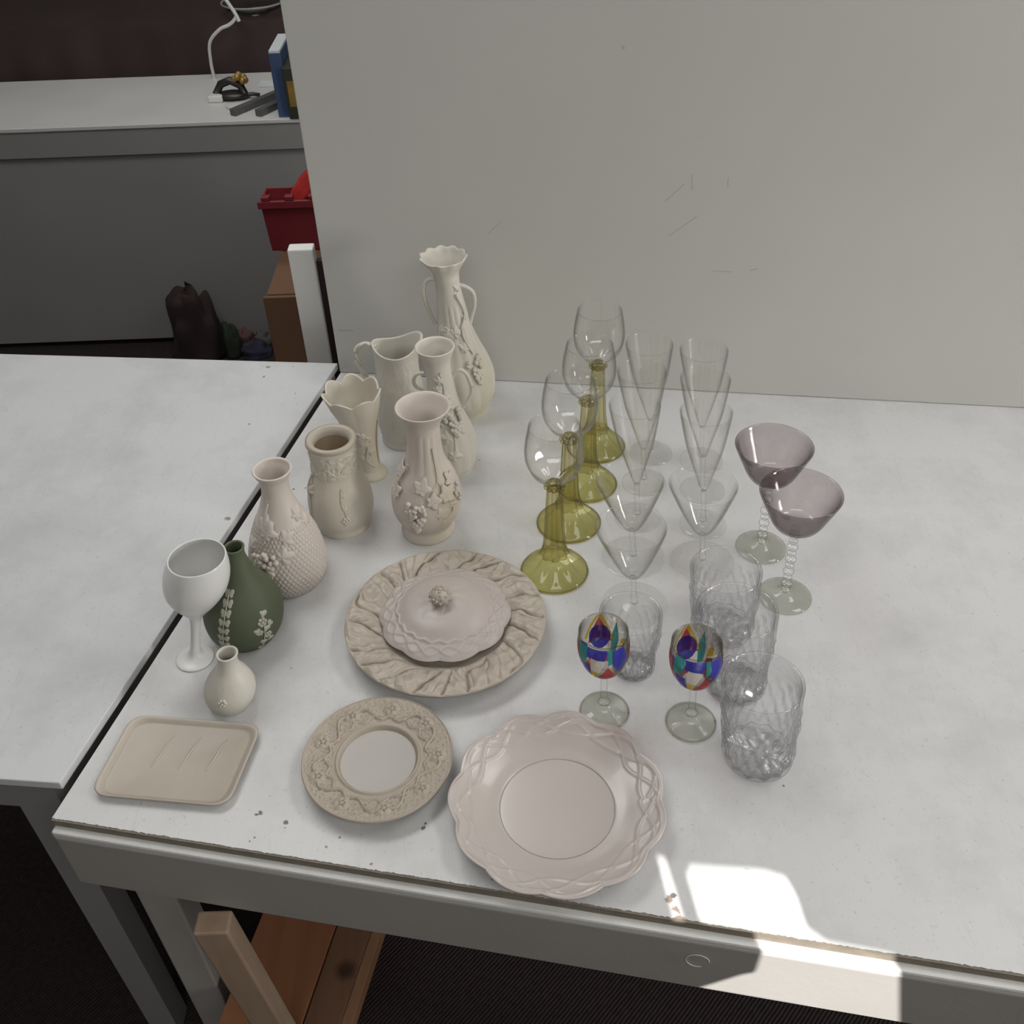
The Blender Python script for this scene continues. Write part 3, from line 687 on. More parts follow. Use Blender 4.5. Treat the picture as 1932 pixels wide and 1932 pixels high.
for k in range(7): mb.ball((.012 + .016 * math.cos(k * .9), .012 * math.sin(k * .9), .055 + .006 * (k % 3)), .011, 8, 6)
mb.build('bloom', 'gold', orn, True)['kind'] = 'stuff'
mb = MB(); mb.tube([(.02, 0, .01), (.045, -.005, .014), (.065, 0, .008)], .006, 8); mb.build('tail', 'black', orn, True)
MB().box(-.09, -.045, -.035, .0, .0, .02).build('white_chip', 'white_china', orn, bevel=.004)

# ---- wooden shelf unit under the table and pale brace
zw = .25
sh = thing('wooden_box', at(600, 1850, zw) * 1.0, 'orange-brown wooden box stored under the front left of the table', 'box')
sh.location.z = 0
def flat(pts, z0, z1, name, mat, par):
    o = MB().prism([(p[0], p[1]) for p in pts], z0, z1).build(name, mat, par, bevel=.001); o.matrix_parent_inverse = Matrix.Translation(-par.location); return o
def ext(pa, pb, z, ka=0.35, kb=0.8):
    a_, b2 = at(*pa, z), at(*pb, z); d_ = (b2 - a_).normalized(); return a_ - d_ * ka, b2 + d_ * kb
e1a, e1b = ext((637, 1740), (567, 1942), zw, .45, 0)
e2a, e2b = ext((702, 1750), (638, 1942), zw, .45, 0)
_w = Vector((e1b.x - at(405, 1942, zw).x, 0, 0)); e0a, e0b = e1a - _w, e1b - _w
g_ = Vector((.0012, 0, 0))
flat([e0a, e0b, e1b - g_, e1a - g_], zw - .02, zw, 'panel', 'orangewood', sh)
flat([e1a + g_, e1b + g_, e2b, e2a], zw - .02, zw - .0008, 'plank', 'plank', sh)
k_ = Vector((.017, 0, 0)); k2_ = Vector((.032, 0, 0))
flat([e2a + g_ * .5, e2b + g_ * .5, e2b + k_, e2a + k_], zw - .03, zw - .002, 'edge_strip', 'plankedge', sh)
flat([e2a + k_ + g_, e2a + k_ + g_ + (e2b - e2a) * .62, e2a + k2_ + (e2b - e2a) * .62, e2a + k2_], zw - .03, zw - .012, 'edge_strip', 'plankedge', sh)
flat([e0a + k2_, e0b + k2_, e2b - Vector((.10, 0, 0)), e2a - Vector((.10, 0, 0))], 0, zw - .0305, 'carcass', 'orangewood', sh)
Yl = 0.60
def brace_pt(x, y): return at_y(x, y, Yl)
c_top = brace_pt(330, 1655); c_bot = brace_pt(500, 1932); dd = (c_bot - c_top).normalized()
tt = (c_top.z - (ZT - TH - .115)) / -dd.z if dd.z else 0
c_top = c_top + dd * ((ZT - TH - .115 - c_top.z) / dd.z); c_fl = c_top + dd * ((0 - c_top.z) / dd.z)
pv = Vector((.021, 0, 0))
br_ = thing('pale_brace', Vector((c_fl.x, Yl, 0)), 'pale wooden slanted brace under the front left of the table', 'brace')
o = MB().box8([c_fl - pv + Vector((0, -.0, 0)), c_fl + pv, c_fl + pv + Vector((0, .03, 0)), c_fl - pv + Vector((0, .03, 0)),
               c_top - pv, c_top + pv, c_top + pv + Vector((0, .03, 0)), c_top - pv + Vector((0, .03, 0))]).build('batten', 'palewood', br_, bevel=.003)
o.matrix_parent_inverse = Matrix.Translation(-br_.location)

# ================================================================== CERAMICS
def flutes(n, amp, z0=0, z1=1, petal=0.0, pn=8):
    def d(th, r, z, i, outer, s):
        t = z / s.H; k = 1.0 if z0 <= t <= z1 else 0.0
        if outer and k: r = r + amp * (abs(math.cos(n * th / 2)) - .5)
        if petal and t > .93:
            e = (t - .93) / .07; r += petal * e * math.cos(pn * th); z += petal * .6 * e * math.cos(pn * th)
        return r, z
    return d
def emboss(amp, fr, z0, z1):
    def d(th, r, z, i, outer, s):
        if outer and z0 * s.H < z < z1 * s.H:
            p = Vector((math.cos(th) * r, math.sin(th) * r, z)) * fr
            r += amp * (1 - 2 * abs(noise.noise(p))) ** 3
        return r, z
    return d

# 1 tall two-handled vase by the board
V1 = Pot('tall_vase', 'tallest cream vase with scalloped trumpet neck and two handles, close to the board', 'vase', (884, 768), (836, 484),
         [(768, 38), (764, 39), (752, 46), (733, 55), (705, 59), (680, 55), (650, 43), (620, 33), (590, 28), (560, 25), (535, 23), (524, 24), (514, 25), (504, 30), (494, 38), (484, 45)],
         'grey_parian', .003, 160, flutes(16, .0012, .08, .72, .0016, 11))
V1.handle([(826, 526), (808, 528), (799, 545), (803, 570), (812, 592), (822, 612)], .0035)
V1.handle([(856, 536), (876, 540), (892, 552), (895, 575), (889, 600), (884, 625), (888, 650)], .0037)
V1.vine([(30, V1.za(545), .004), (50, V1.za(580), .004), (25, V1.za(610), .003), (40, V1.za(650), .002)], .0016)
V1.grapes(34, V1.za(655), .028, .045, .0042, 30)
for a_, y_, s_ in ((-25, 618, .012), (-50, 612, .010), (45, 538, .008), (0, 612, .011), (55, 585, .008), (20, 640, .01)): V1.leaf(a_, V1.za(y_), s_, a_, .003)
V1.rosette(-30, V1.za(608), .006)
# 2 pitcher
def pit(th, r, z, i, outer, s):
    t = z / s.H; a_ = th                      # spout to the right-back, handle to the left
    if outer and .08 < t < .9:
        p = Vector((math.cos(th) * r, math.sin(th) * r, z)) * 140; r += .0013 * max(0, 1 - 2.4 * abs(noise.noise(p)))
    if t > .72:
        e = ((t - .72) / .28) ** 2; sp = max(0, math.cos(a_ - .35)) ** 4; r *= 1 + .30 * e * sp
        z += e * (.011 * sp + .007 * max(0, math.cos(a_ - PI)) ** 3 - .006 * (1 - abs(math.cos(a_ - .2)) ** 1.5))
    return r, z
V2 = Pot('cream_pitcher', 'cream embossed pitcher with twisted handle standing left of the tallest vase', 'pitcher', (765, 826), (744, 652),
         [(826, 42), (822, 43), (812, 42), (806, 44), (780, 47), (750, 46), (720, 43), (695, 40), (675, 39), (662, 41), (652, 43)], 'grey_parian', .0035, 128, pit)
V2.handle([(706, 655), (690, 648), (676, 655), (672, 672), (680, 692), (690, 710), (700, 728), (716, 742)], .0046, twist=True)
# 3 medium two-handled vase
V3 = Pot('medium_vase', 'mid-sized cream vase with looped handles and grape relief, between pitcher and tallest vase', 'vase', (856, 882), (820, 654),
         [(882, 34), (878, 36), (866, 44), (842, 51), (815, 49), (788, 40), (765, 32), (738, 27), (710, 25), (690, 25), (676, 27), (664, 33), (654, 38)], 'grey_parian', .003, 128, flutes(14, .0008, .05, .45))
V3.handle([(845, 745), (848, 722), (858, 704), (868, 698), (880, 706), (890, 728)], .003)
V3.handle([(890, 728), (888, 745), (874, 768)], .0028)
V3.handle([(800, 735), (786, 730), (780, 718), (786, 706), (800, 704)], .003)
V3.grapes(28, V3.za(758), .030, .040, .0044, 30)
for a_, y_, s_ in ((5, 705, .009), (-12, 720, .008), (10, 735, .010), (20, 752, .010), (-20, 775, .012), (5, 800, .012), (40, 790, .010), (10, 830, .012), (-30, 820, .01)): V3.leaf(a_, V3.za(y_), s_, a_ * .6, .0026)
V3.vine([(10, V3.za(690)), (18, V3.za(720)), (5, V3.za(750)), (20, V3.za(790)), (12, V3.za(840))], .0014)
# 4 front vase with fluted neck
V4 = Pot('fluted_neck_vase', 'cream vase with wide flared rim, fluted neck and grape clusters, nearest vase behind the platter', 'vase', (808, 998), (797, 767),
         [(998, 48), (993, 50), (986, 49), (980, 48), (974, 51), (960, 61), (942, 66), (918, 65), (893, 54), (872, 41), (850, 34), (825, 31), (805, 31), (793, 34), (781, 42), (773, 48), (767, 53)],
         'parian_warm', .003, 160, flutes(14, .0011, .42, .82))
V4.grapes(-13, V4.za(912), .032, .048, .0040, 40)
V4.leaf(-6, V4.za(890), .012, 1.2, .003, curl=.004); V4.leaf(12, V4.za(908), .012, 0, .003, curl=.003)
V4.leaf(38, V4.za(905), .014, .4, .003, curl=.004); V4.leaf(50, V4.za(925), .011, 1, .002); V4.leaf(-60, V4.za(905), .012, 2, .003, curl=.004)
V4.leaf(-72, V4.za(878), .012, 2, .004, curl=.004); V4.leaf(62, V4.za(890), .010, 2, .002, curl=.003); V4.leaf(25, V4.za(935), .012, .5, .0012)
V4.vine([(30, V4.za(830)), (34, V4.za(860)), (28, V4.za(885)), (5, V4.za(895))], .0013); V4.vine([(30, V4.za(885)), (45, V4.za(905)), (48, V4.za(935)), (30, V4.za(950))], .0013)
V4.vine([(-50, V4.za(860), .003), (-62, V4.za(885), .005), (-58, V4.za(915), .002)], .0018)
V4.grapes(66, V4.za(900), .018, .025, .003, 14)
# 5 ruffled trumpet vase
def ruffle(th, r, z, i, outer, s):
    t = z / s.H
    if t > .45: e = ((t - .45) / .55) ** 1.6; c = abs(math.cos(3.5 * th + .4)); r *= 1 + .10 * e * (c - .55); z += .010 * max(0, e - .55) * 2.2 * (c - .6)
    return r, z
V5 = Pot('trumpet_vase', 'cream trumpet vase with wide petal-scalloped mouth, behind the squat bulb vase', 'vase', (702, 893), (663, 739),
         [(893, 29), (889, 29), (884, 25), (878, 20), (860, 20), (835, 24), (810, 30), (785, 38), (765, 46), (750, 51), (739, 55)], 'parian', .0032, 160, ruffle)
for a_, y_, s_ in ((-20, 800, .010), (10, 805, .009), (35, 815, .008), (15, 825, .010), (30, 840, .008), (-15, 850, .007)): V5.leaf(a_, V5.za(y_), s_, a_, .0022)
V5.vine([(-30, V5.za(790)), (0, V5.za(812)), (25, V5.za(825)), (5, V5.za(855)), (40, V5.za(872))], .0013)
V5.vine([(80, V5.za(790), .002), (75, V5.za(830), .002), (80, V5.za(870), .001)], .0016, name='raised_rib')
V5.rosette(28, V5.za(818), .005)
# 6 squat bulb vase with rolled rim
def band(th, r, z, i, outer, s):
    t = z / s.H
    if outer and .70 < t < .92:
        p = Vector((math.cos(th) * r, math.sin(th) * r, z)) * 170; r += .0026 * max(0, 1 - 2.4 * abs(noise.noise(p)))
    return r, z
V6 = Pot('bulb_vase', 'squat cream bulb vase with thick rolled rim and brown inside', 'vase', (650, 985), (624, 829),
         [(985, 50), (981, 51), (975, 51), (970, 53), (955, 60), (937, 61), (915, 57), (895, 49), (878, 44), (862, 42), (848, 43), (838, 45), (829, 46)], 'parian', .0045, 160, band)
z6 = V6.H
v, f = revolve([(surf_r(V6.out, z6 * .97) - .0045, z6 * 1.0), (surf_r(V6.out, z6) - .003, z6 + .0035), (surf_r(V6.out, z6) + .0005, z6 + .002), (surf_r(V6.out, z6) + .001, z6 - .003)], 96, None, V6.ax.lean)
ri = surf_r(V6.out, z6 * .9) - .0050
v, f = revolve([(ri - .003, z6 - .012), (ri - .0035, z6 - .006), (ri, z6 + .0015), (ri + .0045, z6 + .0032), (ri + .0085, z6 + .0015), (ri + .009, z6 - .003), (ri + .006, z6 - .006)], 96, None, V6.ax.lean)
link_mesh('rolled_rim', v, f, 'parian', V6.th)
v, f = revolve([(ri - .0035, z6 - .01), (ri - .0025, z6 * .7), (ri - .001, z6 * .3), (0, z6 * .28)], 64, None, V6.ax.lean)
link_mesh('inner_lining', v, f, 'inside', V6.th)
for a_, y_ in ((15, 925), (17, 905), (14, 945)): V6.leaf(a_, V6.za(y_), .005, 1, .0016)
V6.rosette(16, V6.za(945), .0075); V6.vine([(16, V6.za(895)), (12, V6.za(915)), (17, V6.za(935)), (14, V6.za(955))], .001)
V6.vine([(-62, V6.za(880), .002), (-66, V6.za(900), .004), (-55, V6.za(925), .001), (-60, V6.za(955), .001)], .0018); V6.leaf(-60, V6.za(905), .009, 1, .004)
V6.vine([(a_, V6.za(868 + 6 * math.sin(a_ * .12)), .0012) for a_ in range(-80, 90, 10)], .0014, name='garland')
for a_ in (-60, -30, 0, 28, 55): V6.rosette(a_, V6.za(872), .005)
# 7 basket weave vase
def weave(th, r, z, i, outer, s):
    t = z / s.H
    if outer and .03 < t < .58:
        row = z / .0062; ph = (int(row) % 2) * PI / 2
        r += .0019 * (abs(math.sin(24 * th + ph)) ** 1.0) * (abs(math.sin(PI * row)) ** .7) - .0006
    return r, z
V7 = Pot('basket_weave_vase', 'cream narrow-necked vase with basket-weave body and flower cluster, far left', 'vase', (550, 1088), (513, 885),
         [(1088, 58), (1083, 62), (1066, 69), (1045, 71), (1018, 66), (992, 56), (966, 43), (945, 33), (925, 27), (910, 27), (900, 29), (892, 34), (885, 38)], 'parian_warm', .0035, 288, weave, n=14)
V7.grapes(-24, V7.za(1004), .040, .050, .0046, 44, name='flower_cluster')
V7.leaf(-22, V7.za(976), .013, 1.2, .0035, curl=.003); V7.leaf(-56, V7.za(1004), .012, 2.5, .003); V7.leaf(6, V7.za(1008), .013, 0, .003); V7.leaf(15, V7.za(985), .012, .5, .0018); V7.leaf(-30, V7.za(965), .012, 1.5, .003)
V7.leaf(60, V7.za(960), .012, .5, .003); V7.leaf(75, V7.za(975), .01, .5, .003)
V7.vine([(-25, V7.za(930)), (-35, V7.za(960)), (-25, V7.za(990))], .0018)
# 8 green jasper vase
V8 = Pot('green_vase', 'sage green bottle vase with white leaf relief at the left edge', 'vase', (466, 1193), (441, 1032),
         [(1193, 52), (1188, 58), (1172, 70), (1150, 75), (1128, 70), (1108, 56), (1092, 42), (1075, 31), (1058, 23), (1046, 19), (1038, 19), (1032, 20)], 'jasper', .003, 96)
for k in range(11):
    y_ = 1092 + k * 12; a_ = -14 - k * .9
    for sd in (-1, 1): V8.leaf(a_ + sd * (3.2 + .6 * (k % 2)), V8.za(y_), .0052, .9 * sd + (PI if sd < 0 else 0), .0012, 3, 'relief')
V8.vine([(-14, V8.za(1085)), (-19, V8.za(1150)), (-24, V8.za(1215))], .0009, 'relief')
V8.rosette(40, V8.za(1135), .0075, 6, 'relief'); V8.rosette(46, V8.za(1160), .006, 6, 'relief'); V8.rosette(34, V8.za(1150), .005, 5, 'relief')
for a_, y_ in ((30, 1145), (44, 1148), (52, 1145), (40, 1172), (50, 1172), (36, 1183), (44, 1125)): V8.leaf(a_, V8.za(y_), .0055, a_, .0012, 3, 'relief')
V8.vine([(42, V8.za(1130)), (40, V8.za(1160)), (36, V8.za(1195))], .0009, 'relief')
# 9 small vase at left edge
V9 = Pot('small_posy_vase', 'small plain cream vase at the left edge in front of the green vase', 'vase', (436, 1323), (428, 1233),
         [(1323, 36), (1319, 40), (1305, 47), (1290, 47), (1272, 36), (1260, 25), (1250, 20), (1241, 19), (1233, 21)], 'grey_parian', .003, 96, emboss(.0005, 120, .1, .6))
V9.rosette(-5, V9.za(1290), .006)
# 10 white footed cup at the very edge
V10 = Pot('white_goblet', 'white round-bellied china goblet on a thin stem, beside and in front of the green vase', 'goblet', (368, 1242), (371, 1052),
         [(1242, 34), (1239, 34), (1234, 16), (1222, 10), (1190, 9), (1165, 12), (1148, 26), (1130, 44), (1110, 58), (1090, 63), (1070, 61), (1052, 55)], 'white_china', .002, 96)
# 11 square dish
zd = .010
dA, dB = at(496, 1367, ZT + zd), at(430, 1522, ZT + zd)
dl = Vector((-1, .14, 0)).normalized() * .17
dcs = [dA, dA + dl, dB + dl, dB]; dc = sum(dcs, Vector()) / 4
sd_ = thing('square_dish', Vector((dc.x, dc.y, ZT)), 'small cream rectangular tray with rounded corners and leaf relief at the left edge', 'tray')
def rounded(cs, rad, k=7):
    out = []
    for i, c in enumerate(cs):
        p, n2 = cs[i - 1], cs[(i + 1) % len(cs)]; a_ = c + (p - c).normalized() * rad; b2 = c + (n2 - c).normalized() * rad
        for j in range(k + 1): t = j / k; out.append(a_ * (1 - t) ** 2 + c * 2 * t * (1 - t) + b2 * t * t)
    return out
lp = rounded([Vector((c.x - dc.x, c.y - dc.y, 0)) for c in dcs], .022); n_ = len(lp); v = []; f = []
for (s_, z_) in ((0, .0), (.9, .0), (.93, .001), (1.0, zd), (.985, zd + .001), (.93, zd - .003), (.9, zd - .0045), (.86, zd - .005), (.0, zd - .005)):
    if s_ == 0: v.append((0, 0, z_)); continue
    for p in lp: v.append((p.x * s_, p.y * s_, z_))
for k in range(n_): f.append([0, 1 + (k + 1) % n_, 1 + k])
for r_ in range(6):
    for k in range(n_): a0 = 1 + r_ * n_; f.append([a0 + k, a0 + (k + 1) % n_, a0 + n_ + (k + 1) % n_, a0 + n_ + k])
lst_ = len(v) - 1; a0 = 1 + 6 * n_
for k in range(n_): f.append([a0 + k, a0 + (k + 1) % n_, lst_])
link_mesh('tray', v, f, 'platter', sd_)
for j in range(3):
    q0 = (dA + dl * (.25 + .2 * j)) * .6 + (dB + dl * (.25 + .2 * j)) * .4 - dc; q0.z = zd - .005
    mb = MB(); mb.tube([q0 + Vector((t * .018, t * .03 + .008 * math.sin(t * 3), 0)) for t in [i / 8 - .5 for i in range(9)]], [.0006 + .0014 * math.sin(PI * i / 8) for i in range(9)], 8); mb.build('leaf_vein', 'platter', sd_, True)

# ------------------------------------------------------------------ plates
def plate(name, label, cpx, hw, hrim, zs_, prof, mat, seg=256, disp=None, z0=ZT, part='dish'):
    """prof: (fraction of radius, height) upper surface from the centre outwards"""
    c = at(cpx[0], cpx[1], z0 + hrim); loc = Vector((c.x, c.y, z0)); R = hw * depth(c) / F
    th = thing(name, loc, label, 'plate')
    up = catmull([(a_ * R, z_) for a_, z_ in prof], 18); up[0] = (0, up[0][1])
    und = [(up[-1][0] - .0008, up[-1][1] - .003), (R * .9, hrim * .75), (R * .62, .003), (R * .6, 0), (R * .57, 0), (R * .56, .002), (0, .002)]
    n_up = len(up)
    d = (lambda t, r, z, i: disp(t, r, z, i < n_up, R)) if disp else None
    v, f = revolve(up + und, seg, d); f = [q[::-1] for q in f]
    link_mesh(part, v, f, mat, th); return th, R, loc
# platter with leaf relief rim
def d_platter(t, r, z, up, R):
    q = r / R
    if up and q > .60:
        e = min(1, (q - .60) / .06) * min(1, (1 - q) / .04)
        w = 1.3 * noise.noise(Vector((math.cos(t) * 1.6, math.sin(t) * 1.6, 3)))
        w2 = noise.noise(Vector((math.cos(t) * r * 22, math.sin(t) * r * 22, 7)))
        A = 9 * t + 7 * q + w * 2.2 + 1.5 * w2; B = 27 * t - 12 * q * math.copysign(1, math.sin(A)) + w * 4 + 3 * w2
        big = math.exp(-(math.sin(A) / .13) ** 2); sm = math.exp(-(math.sin(B) / .22) ** 2)
        z += e * (.0030 * abs(math.sin(A)) - .0040 * big + .0014 * abs(math.cos(A * 1.5)) - .0024 * sm * (.4 + .6 * abs(w2) * 2) + .0045 * noise.noise(Vector((math.cos(t) * r * 70, math.sin(t) * r * 70, 3))))
    if q > .97: r *= 1 + .006 * noise.noise(Vector((math.cos(t) * 5, math.sin(t) * 5, 0)))
    return r, z
pl1, R1, loc1 = plate('relief_platter', 'large round cream platter with raised leaf relief rim, under the knobbed lid', (840, 1165), 190, .028, 0,
    [(0, .010), (.3, .010), (.5, .011), (.6, .016), (.7, .022), (.85, .026), (.96, .0275), (.99, .028), (1.0, .027)], 'platter', 512, d_platter)
# lid
def d_lid(t, r, z, up, R):
    q = r / R; s = abs(math.cos(5 * t + .3))
    if q > .55: e = (q - .55) / .45; r *= 1 + .05 * e * (s - .5)
    if up:
        if q > .66:
            for ph in (0, PI):
                rs = .86 + .07 * math.sin(10 * t + ph + .6); z += .0014 * math.exp(-((q - rs) / .022) ** 2)
            rs = .735 + .012 * math.sin(20 * t); z += .0016 * math.exp(-((q - rs) / .02) ** 2)
        elif q < .45: z += .0016 * max(0, 1 - q / .45) * abs(math.cos(4 * t + 5 * q)) * min(1, q * 8) + .0006 * noise.noise(Vector((math.cos(t) * r * 90, math.sin(t) * r * 90, 0)))
    return r, z
zl = ZT + .0185
cl_ = at(840, 1156, zl + .006); RL = 122 * depth(cl_) / F
lid = thing('knobbed_lid', Vector((cl_.x, cl_.y, zl)), 'round cream domed lid with scalloped braided edge and bud knob, resting on the platter', 'lid')
up = catmull([(0, .034), (.15 * RL, .0335), (.35 * RL, .031), (.55 * RL, .026), (.68 * RL, .0195), (.76 * RL, .015), (.86 * RL, .012), (.95 * RL, .009), (RL, .0055)], 9); up[0] = (0, .034); nu_ = len(up)
und = [(RL * .985, .0035), (RL * .9, .002), (RL * .7, .010), (RL * .4, .022), (0, .026)]
v, f = revolve(up + und, 384, lambda t, r, z, i: d_lid(t, r, z, i < nu_, RL)); f = [q[::-1] for q in f]
link_mesh('dome', v, f, 'lid', lid)
kb = MB(); kr = mm(19, 1123)
kb.ball((0, 0, .034 + kr * .72), kr, 16, 12, (1, 1, .85))
kbo = kb.build('knob', 'platter', lid, True)
ks = MB(); rnd = random.Random(3)
for k in range(38):
    ph = rnd.uniform(.0, 1.9); th_ = k * 2.4; ks.ball((kr * math.sin(ph) * math.cos(th_), kr * math.sin(ph) * math.sin(th_), .034 + kr * .72 + kr * .85 * math.cos(ph)), .0022, 6, 5)
tag(ks.build('seed', 'platter', kbo, True), kind='stuff')
kx = at(831, 1125, zl + .034 + kr * .7)
for o_ in (kbo,): o_.location = (kx.x - cl_.x, kx.y - cl_.y, 0)
# medallion saucer
def d_med(t, r, z, up, R):
    q = r / R
    if up and .60 < q < .975:
        e = min(1, (q - .60) / .03) * min(1, (.975 - q) / .03)
        x, y = math.cos(t) * r, math.sin(t) * r
        h = 0.0; k = round(t / (2 * PI / 9)); dt = t - k * 2 * PI / 9      # nine blossoms
        u, w = dt * .80 * R, r - .80 * R; d = math.hypot(u, w) / R; an = math.atan2(w, u)
        if d < .12: h = max(h, .0026 * (1 - (d / .12) ** 3) * (.55 + .45 * abs(math.cos(2.5 * an + k))) - (.0012 * math.exp(-((d - .035) / .012) ** 2)))
        t2 = t - 2 * PI / 18; k2 = round(t2 / (2 * PI / 9)); dt2 = t2 - k2 * 2 * PI / 9   # S-scrolls between them
        sr_ = .74 + .10 * math.sin(dt2 * 9 + k2 % 2 * PI) ; h = max(h, .0022 * math.exp(-((q - sr_) / .018) ** 2) * (abs(dt2) < .26))
        h = max(h, .0018 * math.exp(-((q - .66 - .03 * math.cos(18 * t)) / .014) ** 2))
        a2 = 1 - 3.2 * abs(noise.noise(Vector((x * 150, y * 150, 4))))
        a3 = 1 - 3.0 * abs(noise.noise(Vector((x * 330, y * 330, 9))))
        z += e * (max(1.7 * h, .0011 * max(0, a2)) + .0004 * max(0, a3))
    return r, z
pl2, R2, loc2 = plate('medallion_plate', 'small buff plate with dense floral relief rim and plain sunken centre, lower left', (712, 1428), 143, .020, 0,
    [(0, .012), (.3, .0118), (.48, .0116), (.505, .0122), (.525, .0165), (.545, .0185), (.57, .0165), (.60, .0162), (.8, .0185), (.955, .0205), (.985, .0225), (1.0, .0205)], 'bisque', 512, d_med)
v, f = revolve([(0, .0124), (R2 * .25, .0122), (R2 * .47, .0120), (R2 * .5, .0122)], 96); f = [q[::-1] for q in f]
link_mesh('well', v, f, 'bisque_well', pl2)
# scalloped cream plate
def d_pl3(t, r, z, up, R):
    q = r / R; s = abs(math.cos(5.5 * t + 1.9))
    if q > .5: e = ((q - .5) / .5) ** 2; r *= 1 + .055 * e * (s - .62); z += .0035 * e * (s - .5)
    if up and q > .68:
        for ph, am in ((0, 1), (2.1, 1), (4.2, .8)):
            rs = .865 + .085 * math.sin(5.5 * t + ph + 1.9 + .35 * math.sin(3 * t)); z += .0010 * am * math.exp(-((q - rs) / .018) ** 2)
        rs = .955 + .01 * math.sin(11 * t); z += .0009 * math.exp(-((q - rs) / .012) ** 2)
    return r, z
pl3, R3, loc3 = plate('scalloped_plate', 'large glossy cream dinner plate with scalloped braided rim, nearest the table front', (1051, 1505), 203, .024, 0,
    [(0, .006), (.3, .006), (.515, .0058), (.53, .0048), (.54, .0052), (.555, .0068), (.65, .0095), (.76, .0145), (.88, .0195), (.96, .023), (.99, .0245), (1.0, .0235)], 'glazed', 512, d_pl3)

# ================================================================== GLASSWARE
LIFT = Vector((0, 0, .0006))
def shell_part(name, ax, lst, mat, par, wall=.0013, seg=72, disp=None, n=5, inner_floor=True):
    out = catmull(ax.prof(lst), n)
    pr = [(0, out[0][1])] if out[0][0] > 1e-4 else []
    pr += out; rim = out[-1]; pr.append((rim[0] - wall * .5, rim[1] + wall * .4)); inn = []
    for i in range(len(out) - 2, 0, -1):
        a_, b2 = out[i - 1], out[i + 1]; t = Vector((b2[0] - a_[0], b2[1] - a_[1]))
        if t.length < 1e-7: continue
        t.normalize(); q_ = (out[i][0] - t.y * wall, out[i][1] + t.x * wall)
        if q_[0] > wall * .6 and q_[1] > out[0][1] + wall: inn.append(q_)
    pr += inn; pr.append((0, (inn[-1][1] if inn else out[0][1] + wall)))
    v, f = revolve(pr, seg, disp, ax.lean)
    return link_mesh(name, v, f, mat, par), out
def solid_part(name, ax, lst, mat, par, seg=64, disp=None, n=4):
    out = catmull(ax.prof(lst), n); pr = []
    if out[0][0] > 1e-5: pr.append((0, out[0][1]))
    pr += out
    if out[-1][0] > 1e-5: pr.append((0, out[-1][1]))
    v, f = revolve(pr, seg, disp, ax.lean); return link_mesh(name, v, f, mat, par)

# --- roemers (green stems)
def roemer(base, top, label):
    ax = Axis(base, top); t = thing('green_stem_glass', ax.loc + LIFT, label, 'wine glass', 'green-stemmed wine glasses in a row')
    shell_part('bowl', ax, [(909, 10), (906, 20), (898, 34), (885, 47), (868, 55), (850, 57), (830, 55), (815, 52), (805, 50)], 'clear', t, .0013,
               96, lambda th, r, z, i: (r * (1 + (.035 * math.cos(10 * th) * max(0, 1 - abs(z - z_bb) / .035))), z))
    mbx = MB()
    cz = ax.rz(917, 1)[1]; crr = ax.rz(917, 16.5)[0]
    for k in range(11): w = 2 * PI * k / 11; mbx.ball((crr * math.cos(w) + ax.lean * cz, crr * math.sin(w), cz), .0036, 10, 8)
    mbx.build('collar_beads', 'greenglass', t, True)['kind'] = 'stuff'
    solid_part('collar', ax, [(923, 12), (920, 15), (914, 15), (909, 12)], 'greenglass', t)
    rib = lambda th, r, z, i: (r * (1 + .22 * abs(math.cos(4 * th)) * (1 if z > .006 else 0)), z)
    solid_part('stem', ax, [(1043, 24), (1034, 20), (1015, 17), (985, 15.5), (955, 14), (930, 12.5), (923, 12)], 'greenglass', t, 80, rib)
    solid_part('foot', ax, [(1078, 61), (1076, 63), (1073, 61), (1067, 50), (1058, 36), (1050, 28), (1043, 24)], 'greenfoot', t, 80,
               lambda th, r, z, i: (r * (1 + .22 * abs(math.cos(4 * th)) * min(1, max(0, (z - .004) / .016))), z))
    # foot rim ring
    R_, _z = ax.rz(1077, 62.5); mb2 = MB(); mb2.tube([(R_ * math.cos(w), R_ * math.sin(w), .002) for w in [2 * PI * k / 64 for k in range(65)]], .0014, 8); mb2.build('foot_rim', 'greenglass', t, True)
    return t
axr = Axis((1046, 1078), (1046, 805)); z_bb = axr.rz(905, 1)[1]
r1 = roemer((1046, 1078), (1046, 805), 'front green-stemmed wine glass with clear bowl, beside the relief platter')
for (bx_, by_), lb in (((1073, 987), 'second green-stemmed wine glass from the front of the row'),
                       ((1106, 914), 'third green-stemmed wine glass from the front of the row'),
                       ((1124, 843), 'rearmost green-stemmed wine glass, nearest the board')):
    c = copy_tree(r1); c.location = at(bx_, by_) + LIFT; c['label'] = lb; c.rotation_euler = (0, 0, random.uniform(0, 6))
